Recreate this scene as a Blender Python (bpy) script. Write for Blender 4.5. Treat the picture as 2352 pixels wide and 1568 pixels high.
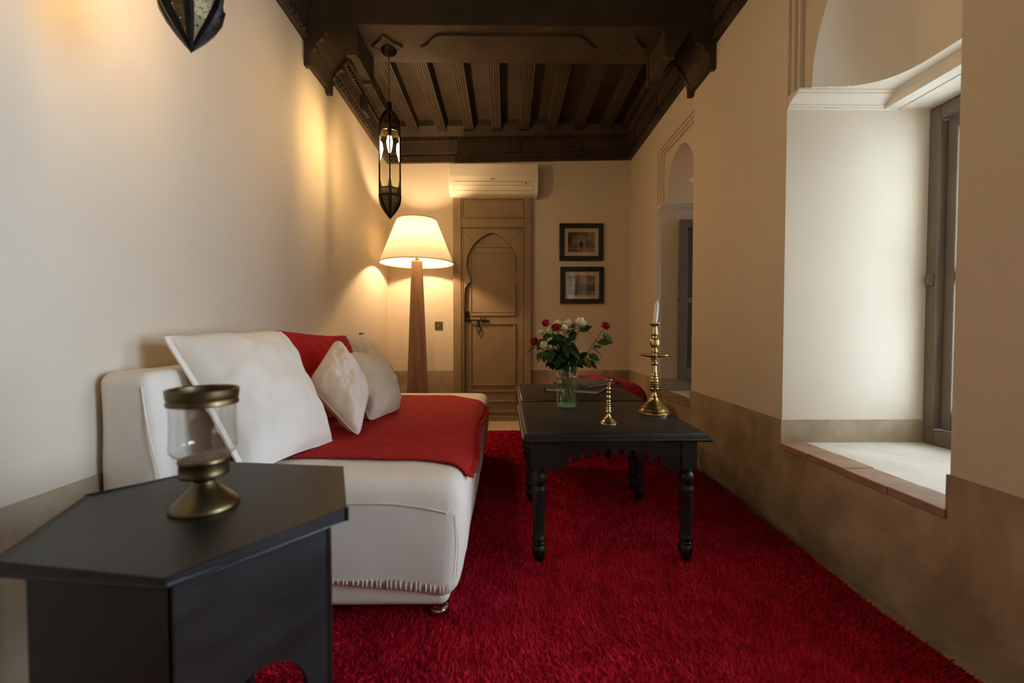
import bpy, bmesh, math, random
import numpy as np
from mathutils import Vector, Matrix, noise
from mathutils.geometry import tessellate_polygon

sc = bpy.context.scene
for o in list(bpy.data.objects):
    bpy.data.objects.remove(o, do_unlink=True)
COL = sc.collection
PI = math.pi

# ------------------------------------------------------------------ camera
CAM_H = 0.84
cd = bpy.data.cameras.new('camera')
cam = bpy.data.objects.new('camera', cd); COL.objects.link(cam)
cd.sensor_width = 36.0
cd.lens = 1000.0 / 2352.0 * 36.0
cd.clip_start = 0.02
cam.location = (0, 0, CAM_H)
cam.rotation_euler = (PI / 2 - 0.0267, 0, -0.012)
cd.dof.use_dof = True
cd.dof.focus_distance = 2.2
cd.dof.aperture_fstop = 2.2
sc.camera = cam

# ------------------------------------------------------------------ world and exposure
w = bpy.data.worlds.new('overcast_sky'); sc.world = w
w.use_nodes = True
bg = w.node_tree.nodes['Background']
bg.inputs[0].default_value = (0.72, 0.88, 1.10, 1)
bg.inputs[1].default_value = 27.0
sc.view_settings.view_transform = 'Standard'
sc.view_settings.look = 'None'
sc.view_settings.gamma = 1.0
sc.view_settings.use_curve_mapping = False
sc.view_settings.exposure = 0.2
sc.cycles.max_bounces = 10
sc.cycles.diffuse_bounces = 6
sc.cycles.glossy_bounces = 4
sc.cycles.transmission_bounces = 8
sc.cycles.transparent_max_bounces = 16
sc.cycles.caustics_reflective = False
sc.cycles.caustics_refractive = False
sc.cycles.sample_clamp_indirect = 6.0
sc.cycles.use_denoising = True

LAMP_E = 800.0       # emission strength of the floor lamp bulb
LANT_E = 520.0      # emission strength of the lantern bulbs
WARM = (1.0, 0.67, 0.36)

# ------------------------------------------------------------------ room numbers (metres)
XL, XR = -1.099, 1.149
YB, YF = 4.06, -1.60
ZJ, ZCEIL = 2.67, 2.76
BEAM_Y0, BEAM_Y1, BEAM_Z = 2.42, 2.755, 2.497
DADO = 0.465
SILL = 0.37
X_WIN, X_OUT = 1.76, 2.25
NICHES = [  # y0, y1, moulding z, arch rise, recess top
    (2.690, 3.340, 1.735, 0.33, 2.19),
    (1.105, 1.795, 1.745, 0.385, 2.22),
    (-0.200, 0.720, 1.745, 0.385, 2.22),  # unseen niche, added out of view to bring daylight onto the left wall
]


def warp(p):
    """the old ceiling sags a little towards the far left corner"""
    x, y, z = p
    t = min(max((y - 2.2) / 1.86, 0), 1)
    s = min(max((XR - x) / (XR - XL), 0), 1)
    return (x, y, z - 0.045 * t * s)


# ------------------------------------------------------------------ materials
def nodes_of(name):
    m = bpy.data.materials.new(name); m.use_nodes = True
    nt = m.node_tree
    return m, nt, nt.nodes['Principled BSDF'], nt.nodes['Material Output']


def add(nt, t, **kw):
    n = nt.nodes.new(t)
    for k, v in kw.items():
        if hasattr(n, k):
            setattr(n, k, v)
        else:
            n.inputs[k].default_value = v
    return n


def c4(c):
    return (c[0], c[1], c[2], 1.0)


def mat(name, col, rough=0.5, metal=0.0, col2=None, scale=6.0, detail=4.0, bump=0.0, bscale=60.0, spec=0.5,
        stretch=None, ramp=(0.35, 0.65), sheen=0.0, transl=0.0, rough2=None):
    m, nt, p, out = nodes_of(name)
    p.inputs['Base Color'].default_value = c4(col)
    p.inputs['Roughness'].default_value = rough
    p.inputs['Metallic'].default_value = metal
    p.inputs['Specular IOR Level'].default_value = spec
    if sheen:
        p.inputs['Sheen Weight'].default_value = sheen
        p.inputs['Sheen Roughness'].default_value = 0.6
    tc = add(nt, 'ShaderNodeTexCoord')
    mp = add(nt, 'ShaderNodeMapping')
    if stretch:
        mp.inputs['Scale'].default_value = stretch
    nt.links.new(tc.outputs['Object'], mp.inputs[0])
    if col2 is not None:
        nz = add(nt, 'ShaderNodeTexNoise', Scale=scale, Detail=detail)
        nt.links.new(mp.outputs[0], nz.inputs['Vector'])
        rp = add(nt, 'ShaderNodeValToRGB')
        rp.color_ramp.elements[0].position = ramp[0]; rp.color_ramp.elements[0].color = c4(col)
        rp.color_ramp.elements[1].position = ramp[1]; rp.color_ramp.elements[1].color = c4(col2)
        nt.links.new(nz.outputs['Fac'], rp.inputs[0])
        nt.links.new(rp.outputs[0], p.inputs['Base Color'])
        if rough2 is not None:
            mr = add(nt, 'ShaderNodeMapRange')
            mr.inputs['To Min'].default_value = rough; mr.inputs['To Max'].default_value = rough2
            nt.links.new(nz.outputs['Fac'], mr.inputs['Value'])
            nt.links.new(mr.outputs[0], p.inputs['Roughness'])
    if bump:
        nb = add(nt, 'ShaderNodeTexNoise', Scale=bscale, Detail=5.0)
        nt.links.new(mp.outputs[0], nb.inputs['Vector'])
        b = add(nt, 'ShaderNodeBump', Strength=bump, Distance=0.01)
        nt.links.new(nb.outputs['Fac'], b.inputs['Height'])
        nt.links.new(b.outputs[0], p.inputs['Normal'])
    if transl:
        tr = add(nt, 'ShaderNodeBsdfTranslucent'); tr.inputs[0].default_value = c4(col)
        mx = add(nt, 'ShaderNodeMixShader'); mx.inputs[0].default_value = transl
        nt.links.new(p.outputs[0], mx.inputs[1]); nt.links.new(tr.outputs[0], mx.inputs[2])
        nt.links.new(mx.outputs[0], out.inputs[0])
    return m


def mat_glass(name, tint=(0.97, 0.98, 0.97), ior=1.45, boost=1.0):
    """thin clear glass: lets light straight through, mirrors by Fresnel"""
    m, nt, p, out = nodes_of(name)
    nt.nodes.remove(p)
    tr = add(nt, 'ShaderNodeBsdfTransparent'); tr.inputs[0].default_value = c4(tint)
    gl = add(nt, 'ShaderNodeBsdfGlossy'); gl.inputs['Roughness'].default_value = 0.02
    lw = add(nt, 'ShaderNodeLayerWeight'); lw.inputs[0].default_value = 0.5
    pw = add(nt, 'ShaderNodeMath', operation='POWER'); pw.inputs[1].default_value = 3.2
    f0 = ((ior - 1) / (ior + 1)) ** 2 * boost
    ml = add(nt, 'ShaderNodeMath', operation='MULTIPLY_ADD', use_clamp=True)
    ml.inputs[1].default_value = 0.85; ml.inputs[2].default_value = f0
    mx = add(nt, 'ShaderNodeMixShader')
    nt.links.new(lw.outputs['Facing'], pw.inputs[0]); nt.links.new(pw.outputs[0], ml.inputs[0]); nt.links.new(ml.outputs[0], mx.inputs[0])
    nt.links.new(tr.outputs[0], mx.inputs[1]); nt.links.new(gl.outputs[0], mx.inputs[2])
    nt.links.new(mx.outputs[0], out.inputs[0])
    return m


def mat_emit(name, col, strength):
    m, nt, p, out = nodes_of(name)
    nt.nodes.remove(p)
    e = add(nt, 'ShaderNodeEmission'); e.inputs[0].default_value = c4(col); e.inputs[1].default_value = strength
    nt.links.new(e.outputs[0], out.inputs[0])
    return m


def mat_pierced(name, col, scale=230.0, hole=0.30):
    """pierced sheet metal: small holes cut through a dark brass sheet"""
    m, nt, p, out = nodes_of(name)
    p.inputs['Base Color'].default_value = c4(col); p.inputs['Metallic'].default_value = 1.0
    p.inputs['Roughness'].default_value = 0.38
    tc = add(nt, 'ShaderNodeTexCoord')
    vo = add(nt, 'ShaderNodeTexVoronoi', Scale=scale)
    nt.links.new(tc.outputs['Object'], vo.inputs['Vector'])
    lt = add(nt, 'ShaderNodeMath', operation='LESS_THAN'); lt.inputs[1].default_value = hole
    nt.links.new(vo.outputs['Distance'], lt.inputs[0])
    tr = add(nt, 'ShaderNodeBsdfTransparent')
    mx = add(nt, 'ShaderNodeMixShader')
    nt.links.new(lt.outputs[0], mx.inputs[0]); nt.links.new(p.outputs[0], mx.inputs[1]); nt.links.new(tr.outputs[0], mx.inputs[2])
    nt.links.new(mx.outputs[0], out.inputs[0])
    return m


def mat_fabric(name, col, weave=900.0, wr=0.25, rough=0.9, col2=None, big=9.0):
    """woven cloth: fine weave and soft creases in the relief"""
    m, nt, p, out = nodes_of(name)
    p.inputs['Roughness'].default_value = rough
    p.inputs['Specular IOR Level'].default_value = 0.15
    p.inputs['Sheen Weight'].default_value = 0.0
    tc = add(nt, 'ShaderNodeTexCoord')
    n1 = add(nt, 'ShaderNodeTexNoise', Scale=big, Detail=3.0)
    n2 = add(nt, 'ShaderNodeTexNoise', Scale=weave, Detail=1.0)
    for n in (n1, n2):
        nt.links.new(tc.outputs['Object'], n.inputs['Vector'])
    rp = add(nt, 'ShaderNodeValToRGB')
    rp.color_ramp.elements[0].position = 0.3; rp.color_ramp.elements[0].color = c4(col)
    rp.color_ramp.elements[1].position = 0.7; rp.color_ramp.elements[1].color = c4(col2 or tuple(min(1, k * 1.05) for k in col))
    nt.links.new(n1.outputs['Fac'], rp.inputs[0]); nt.links.new(rp.outputs[0], p.inputs['Base Color'])
    b1 = add(nt, 'ShaderNodeBump', Strength=wr, Distance=0.02)
    b2 = add(nt, 'ShaderNodeBump', Strength=0.25, Distance=0.001)
    nt.links.new(n1.outputs['Fac'], b1.inputs['Height']); nt.links.new(n2.outputs['Fac'], b2.inputs['Height'])
    nt.links.new(b1.outputs[0], b2.inputs['Normal']); nt.links.new(b2.outputs[0], p.inputs['Normal'])
    return m


def mat_tadelakt(name, a, b, c):
    """polished lime plaster with cloudy stains"""
    m, nt, p, out = nodes_of(name)
    p.inputs['Roughness'].default_value = 0.5
    p.inputs['Specular IOR Level'].default_value = 0.35
    tc = add(nt, 'ShaderNodeTexCoord')
    n1 = add(nt, 'ShaderNodeTexNoise', Scale=2.6, Detail=6.0, Roughness=0.62, Distortion=0.6)
    n2 = add(nt, 'ShaderNodeTexNoise', Scale=9.0, Detail=5.0)
    for n in (n1, n2):
        nt.links.new(tc.outputs['Object'], n.inputs['Vector'])
    rp = add(nt, 'ShaderNodeValToRGB')
    e = rp.color_ramp.elements
    e[0].position = 0.32; e[0].color = c4(c)
    e[1].position = 0.66; e[1].color = c4(b)
    k = e.new(0.5); k.color = c4(a)
    nt.links.new(n1.outputs['Fac'], rp.inputs[0])
    mx = add(nt, 'ShaderNodeMixRGB', blend_type='OVERLAY'); mx.inputs[0].default_value = 0.25
    nt.links.new(rp.outputs[0], mx.inputs[1]); nt.links.new(n2.outputs['Fac'], mx.inputs[2])
    nt.links.new(mx.outputs[0], p.inputs['Base Color'])
    bp = add(nt, 'ShaderNodeBump', Strength=0.12, Distance=0.01)
    nt.links.new(n2.outputs['Fac'], bp.inputs['Height']); nt.links.new(bp.outputs[0], p.inputs['Normal'])
    return m


def mat_attr(name, rough=0.6):
    m, nt, p, out = nodes_of(name)
    a = add(nt, 'ShaderNodeAttribute'); a.attribute_name = 'print'
    nt.links.new(a.outputs['Color'], p.inputs['Base Color'])
    p.inputs['Roughness'].default_value = rough
    return m


def mat_stripes(name):
    """red woven cloth with dark stripes across"""
    m, nt, p, out = nodes_of(name)
    p.inputs['Roughness'].default_value = 0.9
    tc = add(nt, 'ShaderNodeTexCoord')
    sp = add(nt, 'ShaderNodeSeparateXYZ'); nt.links.new(tc.outputs['Object'], sp.inputs[0])
    ad = add(nt, 'ShaderNodeMath', operation='MULTIPLY_ADD'); ad.inputs[1].default_value = 5.2; ad.inputs[2].default_value = 0.42
    nt.links.new(sp.outputs['X'], ad.inputs[0])
    fr = add(nt, 'ShaderNodeMath', operation='FRACT'); nt.links.new(ad.outputs[0], fr.inputs[0])
    rp = add(nt, 'ShaderNodeValToRGB'); rp.color_ramp.interpolation = 'CONSTANT'
    e = rp.color_ramp.elements
    e[0].position = 0; e[0].color = (0.30, 0.008, 0.012, 1)
    e[1].position = 0.70; e[1].color = (0.02, 0.012, 0.01, 1)
    k = e.new(0.80); k.color = (0.22, 0.02, 0.012, 1)
    k = e.new(0.86); k.color = (0.02, 0.012, 0.01, 1)
    k = e.new(0.92); k.color = (0.30, 0.008, 0.012, 1)
    nt.links.new(fr.outputs[0], rp.inputs[0]); nt.links.new(rp.outputs[0], p.inputs['Base Color'])
    return m


M = {}
M['plaster'] = mat('lime_plaster', (0.645, 0.565, 0.45), 0.85, col2=(0.675, 0.595, 0.48), scale=1.6, bump=0.05, bscale=22, spec=0.2)
M['niche'] = mat('white_plaster', (0.74, 0.66, 0.54), 0.8, col2=(0.77, 0.69, 0.57), scale=2.0, bump=0.04, bscale=20, spec=0.2)
M['dado'] = mat_tadelakt('tadelakt_dado', (0.38, 0.295, 0.195), (0.47, 0.375, 0.26), (0.22, 0.165, 0.11))
M['floor'] = mat_tadelakt('beige_floor', (0.55, 0.45, 0.30), (0.62, 0.52, 0.37), (0.45, 0.36, 0.24))
M['sill'] = mat_tadelakt('sill_plaster', (0.74, 0.69, 0.58), (0.80, 0.76, 0.66), (0.62, 0.56, 0.45))
M['terracotta'] = mat('terracotta_tile', (0.30, 0.165, 0.10), 0.55, col2=(0.40, 0.24, 0.15), scale=14, bump=0.15, bscale=60)
M['cedar'] = mat('dark_cedar', (0.040, 0.0265, 0.0165), 0.55, col2=(0.060, 0.041, 0.026), scale=5, stretch=(1, 1, 1), bump=0.1, bscale=50, spec=0.3)
M['cedar_dark'] = mat('black_cedar', (0.018, 0.013, 0.009), 0.6, col2=(0.027, 0.019, 0.013), scale=5, bump=0.1, bscale=50, spec=0.3)
M['black_wood'] = mat('black_painted_wood', (0.008, 0.0078, 0.0074), 0.34, col2=(0.014, 0.013, 0.012), scale=7, bump=0.05, bscale=90, rough2=0.5, stretch=(1, 1, 3), spec=0.38)
M['door'] = mat('taupe_painted_wood', (0.215, 0.153, 0.088), 0.55, col2=(0.24, 0.174, 0.104), scale=5, bump=0.06, bscale=45, spec=0.35)
M['win_frame'] = mat('grey_brown_window_paint', (0.155, 0.118, 0.085), 0.5, col2=(0.18, 0.14, 0.10), scale=9, bump=0.05)
M['iron'] = mat('dark_iron', (0.012, 0.012, 0.012), 0.45, 0.7, bump=0.2, bscale=120)
M['brass'] = mat('polished_brass', (0.64, 0.51, 0.25), 0.2, 1.0, col2=(0.54, 0.42, 0.19), scale=30, rough2=0.3)
M['old_brass'] = mat('aged_brass', (0.105, 0.082, 0.045), 0.3, 1.0, col2=(0.18, 0.125, 0.06), scale=14, rough2=0.45)
M['lantern'] = mat('blackened_brass', (0.018, 0.017, 0.015), 0.42, 0.8, col2=(0.03, 0.027, 0.022), scale=40)
M['pierced'] = mat_pierced('pierced_brass', (0.10, 0.075, 0.04))
M['glass'] = mat_glass('clear_glass', (0.95, 0.955, 0.95), 1.5, 1.8)
M['vase_glass'] = mat_glass('vase_glass', (0.86, 0.94, 0.89), 1.5, 2.6)
M['base_glass'] = mat('green_base_glass', (0.30, 0.42, 0.36), 0.08, spec=0.8)
M['pane'] = mat_glass('window_pane', (0.64, 0.64, 0.62), 1.45)  # grey tint added to weaken the daylight passing this glass
M['pane_clear'] = mat_glass('clear_window_pane', (0.96, 0.97, 0.97), 1.45)
M['lantern_glass'] = mat_glass('lantern_pane', (0.90, 0.92, 0.86), 1.45, 1.4)
M['sofa'] = mat_fabric('white_slipcover', (0.80, 0.725, 0.635), 700, 0.10)
M['linen'] = mat_fabric('white_linen', (0.79, 0.71, 0.62), 800, 0.30, big=14)
M['linen2'] = mat_fabric('cream_linen', (0.66, 0.58, 0.48), 800, 0.38, big=16)
M['cotton'] = mat_fabric('white_cotton', (0.84, 0.765, 0.675), 800, 0.10, big=8)
M['red'] = mat_fabric('red_woven_throw', (0.34, 0.014, 0.016), 420, 0.12, col2=(0.41, 0.021, 0.020), big=20)
M['red_pillow'] = mat_fabric('red_pillow_cloth', (0.36, 0.013, 0.014), 420, 0.30, col2=(0.42, 0.02, 0.018), big=14)
M['rug'] = mat('red_wool_base', (0.30, 0.004, 0.014), 0.95, col2=(0.36, 0.006, 0.018), scale=30, spec=0.1)
M['pile'] = mat('red_wool_pile', (0.42, 0.007, 0.022), 0.9, col2=(0.60, 0.016, 0.042), scale=12, detail=6, spec=0.1)
M['chrome'] = mat('chrome', (0.75, 0.75, 0.74), 0.12, 1.0)
M['ac'] = mat('cream_plastic', (0.76, 0.70, 0.58), 0.35, col2=(0.78, 0.72, 0.60), scale=3)
M['ink'] = mat('dark_print', (0.03, 0.028, 0.026), 0.6)
M['grey_ink'] = mat('grey_print', (0.20, 0.18, 0.15), 0.6)
M['frame'] = mat('black_frame', (0.008, 0.0085, 0.007), 0.4)
M['matboard'] = mat('cream_mat_board', (0.60, 0.52, 0.39), 0.7)
M['print'] = mat_attr('sepia_print')
M['picglass'] = mat_glass('picture_glass', (0.98, 0.98, 0.98), 1.5)
M['walnut'] = mat('walnut_post', (0.17, 0.092, 0.05), 0.45, col2=(0.27, 0.155, 0.09), scale=4, stretch=(6, 6, 0.6), detail=6, bump=0.06)
M['shade'] = mat('parchment_shade', (0.80, 0.72, 0.57), 0.8, transl=0.13, spec=0.1)
M['shade_trim'] = mat('shade_binding', (0.36, 0.27, 0.16), 0.7)
M['bulb'] = mat_emit('lamp_bulb', WARM, LAMP_E)
M['lbulb'] = mat_emit('lantern_bulb', (1.0, 0.63, 0.28), LANT_E)
M['wax'] = mat('white_wax', (0.80, 0.76, 0.71), 0.45)
M['wick'] = mat('wick', (0.75, 0.72, 0.68), 0.8)
M['leaf'] = mat('rose_leaf', (0.022, 0.06, 0.014), 0.42, col2=(0.045, 0.105, 0.022), scale=30, transl=0.12)
M['stem'] = mat('rose_stem', (0.10, 0.17, 0.03), 0.5, col2=(0.17, 0.24, 0.05), scale=30)
M['petal_red'] = mat('red_petal', (0.36, 0.006, 0.014), 0.7, col2=(0.26, 0.004, 0.010), scale=60, spec=0.15)
M['petal_white'] = mat('cream_petal', (0.80, 0.74, 0.52), 0.6, col2=(0.86, 0.82, 0.66), scale=40, transl=0.1)
M['water'] = mat_glass('water', (0.93, 0.96, 0.90), 1.33, 0.6)
M['book_blue'] = mat('slate_blue_cover', (0.085, 0.09, 0.105), 0.4, col2=(0.10, 0.105, 0.12), scale=9)
M['book_dark'] = mat('charcoal_cover', (0.022, 0.025, 0.032), 0.4)
M['paper'] = mat('page_edges', (0.52, 0.46, 0.38), 0.8, col2=(0.44, 0.385, 0.315), scale=4, stretch=(1, 1, 400))
M['gold'] = mat('gilt_line', (0.55, 0.36, 0.10), 0.5)
M['pale_ink'] = mat('pale_script', (0.34, 0.33, 0.32), 0.5)
M['stripes'] = mat_stripes('striped_red_cloth')
M['steel'] = mat('brushed_plate', (0.23, 0.19, 0.12), 0.35, 0.9)


# ------------------------------------------------------------------ mesh helpers
class MB:
    def __init__(self):
        self.v = []; self.f = []

    def add(self, vs, fs):
        b = len(self.v)
        self.v += [tuple(p) for p in vs]
        self.f += [tuple(i + b for i in q) for q in fs]
        return self

    def box(self, x0, x1, y0, y1, z0, z1):
        vs = [(x0, y0, z0), (x1, y0, z0), (x1, y1, z0), (x0, y1, z0), (x0, y0, z1), (x1, y0, z1), (x1, y1, z1), (x0, y1, z1)]
        return self.add(vs, [(0, 3, 2, 1), (4, 5, 6, 7), (0, 1, 5, 4), (1, 2, 6, 5), (2, 3, 7, 6), (3, 0, 4, 7)])

    def quad(self, a, b, c, d):
        return self.add([a, b, c, d], [(0, 1, 2, 3)])

    def prism(self, poly, axis, c0, c1, holes=()):
        """extrude a 2-D outline (with holes) along an axis; outline coordinates are the other two axes in order"""
        def P(a, b, c):
            return (c, a, b) if axis == 'x' else (a, c, b) if axis == 'y' else (a, b, c)
        loops = [list(poly)] + [list(h) for h in holes]
        flat = [p for l in loops for p in l]
        n = len(flat)
        if holes or len(poly) > 4:
            tris = tessellate_polygon([[Vector((p[0], p[1], 0)) for p in l] for l in loops])
        else:
            tris = [tuple(range(n))]
        vs = [P(a, b, c0) for a, b in flat] + [P(a, b, c1) for a, b in flat]
        fs = [tuple(t) for t in tris] + [tuple(i + n for i in reversed(t)) for t in tris]
        base = 0
        for l in loops:
            k = len(l)
            for i in range(k):
                j = (i + 1) % k
                fs.append((base + i, base + j, base + j + n, base + i + n))
            base += k
        return self.add(vs, fs)

    def lathe(self, prof, seg=32, c=(0, 0, 0), cap=True, rot=0.0):
        vs = []; fs = []
        n = len(prof)
        for i in range(seg):
            a = 2 * PI * i / seg + rot
            for r, z in prof:
                vs.append((c[0] + r * math.cos(a), c[1] + r * math.sin(a), c[2] + z))
        for i in range(seg):
            j = (i + 1) % seg
            for k in range(n - 1):
                fs.append((i * n + k, j * n + k, j * n + k + 1, i * n + k + 1))
        if cap:
            if prof[0][0] > 1e-5:
                fs.append(tuple(i * n for i in reversed(range(seg))))
            if prof[-1][0] > 1e-5:
                fs.append(tuple(i * n + n - 1 for i in range(seg)))
        return self.add(vs, fs)

    def tube(self, pts, r, seg=8, cap=True, closed=False):
        pts = [Vector(p) for p in pts]
        n = len(pts)
        rs = r if isinstance(r, (list, tuple)) else [r] * n
        vs = []; fs = []
        up = None
        for i, p in enumerate(pts):
            a = pts[(i - 1) % n] if (closed or i > 0) else p
            b = pts[(i + 1) % n] if (closed or i < n - 1) else p
            t = (b - a).normalized()
            if up is None:
                up = t.orthogonal().normalized()
            else:
                up = (up - t * up.dot(t))
                up = up.normalized() if up.length > 1e-6 else t.orthogonal().normalized()
            s = t.cross(up)
            for k in range(seg):
                q = 2 * PI * k / seg
                vs.append(p + (up * math.cos(q) + s * math.sin(q)) * rs[i])
        m = n if closed else n - 1
        for i in range(m):
            j = (i + 1) % n
            for k in range(seg):
                l = (k + 1) % seg
                fs.append((i * seg + k, i * seg + l, j * seg + l, j * seg + k))
        if cap and not closed:
            fs.append(tuple(reversed(range(seg)))); fs.append(tuple((n - 1) * seg + k for k in range(seg)))
        return self.add(vs, fs)

    def grid(self, fn, nu, nv):
        """surface fn(u,v), u,v in 0..1"""
        vs = [fn(i / nu, j / nv) for j in range(nv + 1) for i in range(nu + 1)]
        fs = [(j * (nu + 1) + i, j * (nu + 1) + i + 1, (j + 1) * (nu + 1) + i + 1, (j + 1) * (nu + 1) + i)
              for j in range(nv) for i in range(nu)]
        return self.add(vs, fs)

    def rbox(self, x0, x1, y0, y1, z0, z1, r, n=(8, 8, 8), fn=None):
        """rounded box with a subdivided skin"""
        lo = (x0, y0, z0); hi = (x1, y1, z1)
        idx = {}; vs = []; fs = []

        def coord(i, k, a):
            # denser towards the rounded edges
            L = hi[a] - lo[a]
            e = [0, r * 0.3, r * 0.65, r]
            m = k - 6
            seq = e + [r + (L - 2 * r) * q / m for q in range(1, m)] + [L - q for q in reversed(e)] if m >= 1 else None
            return lo[a] + seq[i]
        N = [max(7, q + 6) for q in n]

        def vid(i, j, k):
            if (i, j, k) in idx:
                return idx[(i, j, k)]
            p = Vector((coord(i, N[0], 0), coord(j, N[1], 1), coord(k, N[2], 2)))
            c = Vector([min(max(p[a], lo[a] + r), hi[a] - r) for a in range(3)])
            d = p - c
            if d.length > 1e-9:
                p = c + d.normalized() * r
            p = tuple(p)
            if fn:
                p = fn(p)
            idx[(i, j, k)] = len(vs); vs.append(p)
            return idx[(i, j, k)]
        for i in range(N[0]):
            for j in range(N[1]):
                fs.append((vid(i, j, 0), vid(i, j + 1, 0), vid(i + 1, j + 1, 0), vid(i + 1, j, 0)))
                fs.append((vid(i, j, N[2]), vid(i + 1, j, N[2]), vid(i + 1, j + 1, N[2]), vid(i, j + 1, N[2])))
        for i in range(N[0]):
            for k in range(N[2]):
                fs.append((vid(i, 0, k), vid(i + 1, 0, k), vid(i + 1, 0, k + 1), vid(i, 0, k + 1)))
                fs.append((vid(i, N[1], k), vid(i, N[1], k + 1), vid(i + 1, N[1], k + 1), vid(i + 1, N[1], k)))
        for j in range(N[1]):
            for k in range(N[2]):
                fs.append((vid(0, j, k), vid(0, j, k + 1), vid(0, j + 1, k + 1), vid(0, j + 1, k)))
                fs.append((vid(N[0], j, k), vid(N[0], j + 1, k), vid(N[0], j + 1, k + 1), vid(N[0], j, k + 1)))
        return self.add(vs, fs)

    def map(self, fn):
        self.v = [tuple(fn(p)) for p in self.v]
        return self

    def move(self, d):
        return self.map(lambda p: (p[0] + d[0], p[1] + d[1], p[2] + d[2]))

    def build(self, name, m, parent=None, smooth=None, bevel=0.0, bseg=2, recalc=False):
        me = bpy.data.meshes.new(name)
        me.from_pydata(self.v, [], self.f)
        if recalc:
            bm = bmesh.new(); bm.from_mesh(me)
            bmesh.ops.recalc_face_normals(bm, faces=bm.faces)
            bm.to_mesh(me); bm.free()
        me.update()
        if smooth is not None:
            me.polygons.foreach_set('use_smooth', [True] * len(me.polygons))
            me.set_sharp_from_angle(angle=math.radians(smooth))
        if m is not None:
            me.materials.append(M[m] if isinstance(m, str) else m)
        o = bpy.data.objects.new(name, me); COL.objects.link(o)
        if parent is not None:
            o.parent = parent
        if bevel:
            b = o.modifiers.new('edge', 'BEVEL'); b.width = bevel; b.segments = bseg
            b.limit_method = 'ANGLE'; b.angle_limit = math.radians(35)
        return o


def tag(o, label, cat=None, group=None, kind=None):
    o['label'] = label
    if cat: o['category'] = cat
    if group: o['group'] = group
    if kind: o['kind'] = kind
    return o


def thing(name, label, cat, loc=(0, 0, 0), rz=0.0, group=None):
    o = bpy.data.objects.new(name, None); COL.objects.link(o)
    o.location = loc; o.rotation_euler = (0, 0, rz)
    o.empty_display_size = 0.05
    return tag(o, label, cat, group)


def struct(o, label):
    o['kind'] = 'structure'; o['label'] = label
    return o


def sempty(name, label):
    o = bpy.data.objects.new(name, None); COL.objects.link(o)
    return struct(o, label)


def copy_tree(o, parent=None):
    c = o.copy(); COL.objects.link(c); c.parent = parent
    for ch in [q for q in bpy.data.objects if q.parent == o]:
        copy_tree(ch, c)
    return c


def inst(o, parent, loc=None, rot=None, scale=None):
    c = o.copy(); COL.objects.link(c); c.parent = parent
    if loc is not None: c.location = loc
    if rot is not None: c.rotation_euler = rot
    if scale is not None: c.scale = scale
    return c


# ================================================================== SETTING
# floor and plain walls
fl = MB().box(XL - 0.1, XR + 0.1, YF - 0.1, YB + 0.1, -0.08, 0.0).build('floor', 'floor')
struct(fl, 'beige polished plaster floor showing as a strip before the door')
wl = MB().box(XL - 0.15, XL, YF - 0.1, YB + 0.15, -0.08, ZCEIL + 0.1).build('wall_left', 'plaster')
struct(wl, 'cream lime plaster wall behind the sofa')
wb = MB().box(XL - 0.15, XR + 0.15, YB, YB + 0.15, -0.08, ZCEIL + 0.1).build('wall_back', 'plaster')
struct(wb, 'cream plaster end wall with the door')
wf = MB().box(XL - 0.15, XR + 0.15, YF - 0.15, YF, -0.08, ZCEIL + 0.1).build('wall_front', 'plaster')
struct(wf, 'cream plaster wall behind the viewer')

# right wall: a thick wall cut by three window niches
outer = [(YF, -0.08), (YB, -0.08), (YB, ZCEIL + 0.1), (YF, ZCEIL + 0.1)]
holes = [[(a, SILL), (b, SILL), (b, zt), (a, zt)] for a, b, zm, ar, zt in NICHES]
wr = MB()
tri = tessellate_polygon([[Vector((p[0], p[1], 0)) for p in l] for l in [outer] + holes])
flat = [p for l in [outer] + holes for p in l]
wr.add([(XR, p[0], p[1]) for p in flat], [tuple(t) for t in tri])
wall_right = wr.build('wall_right', 'plaster')
struct(wall_right, 'thick cream plaster wall with deep window niches')

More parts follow.
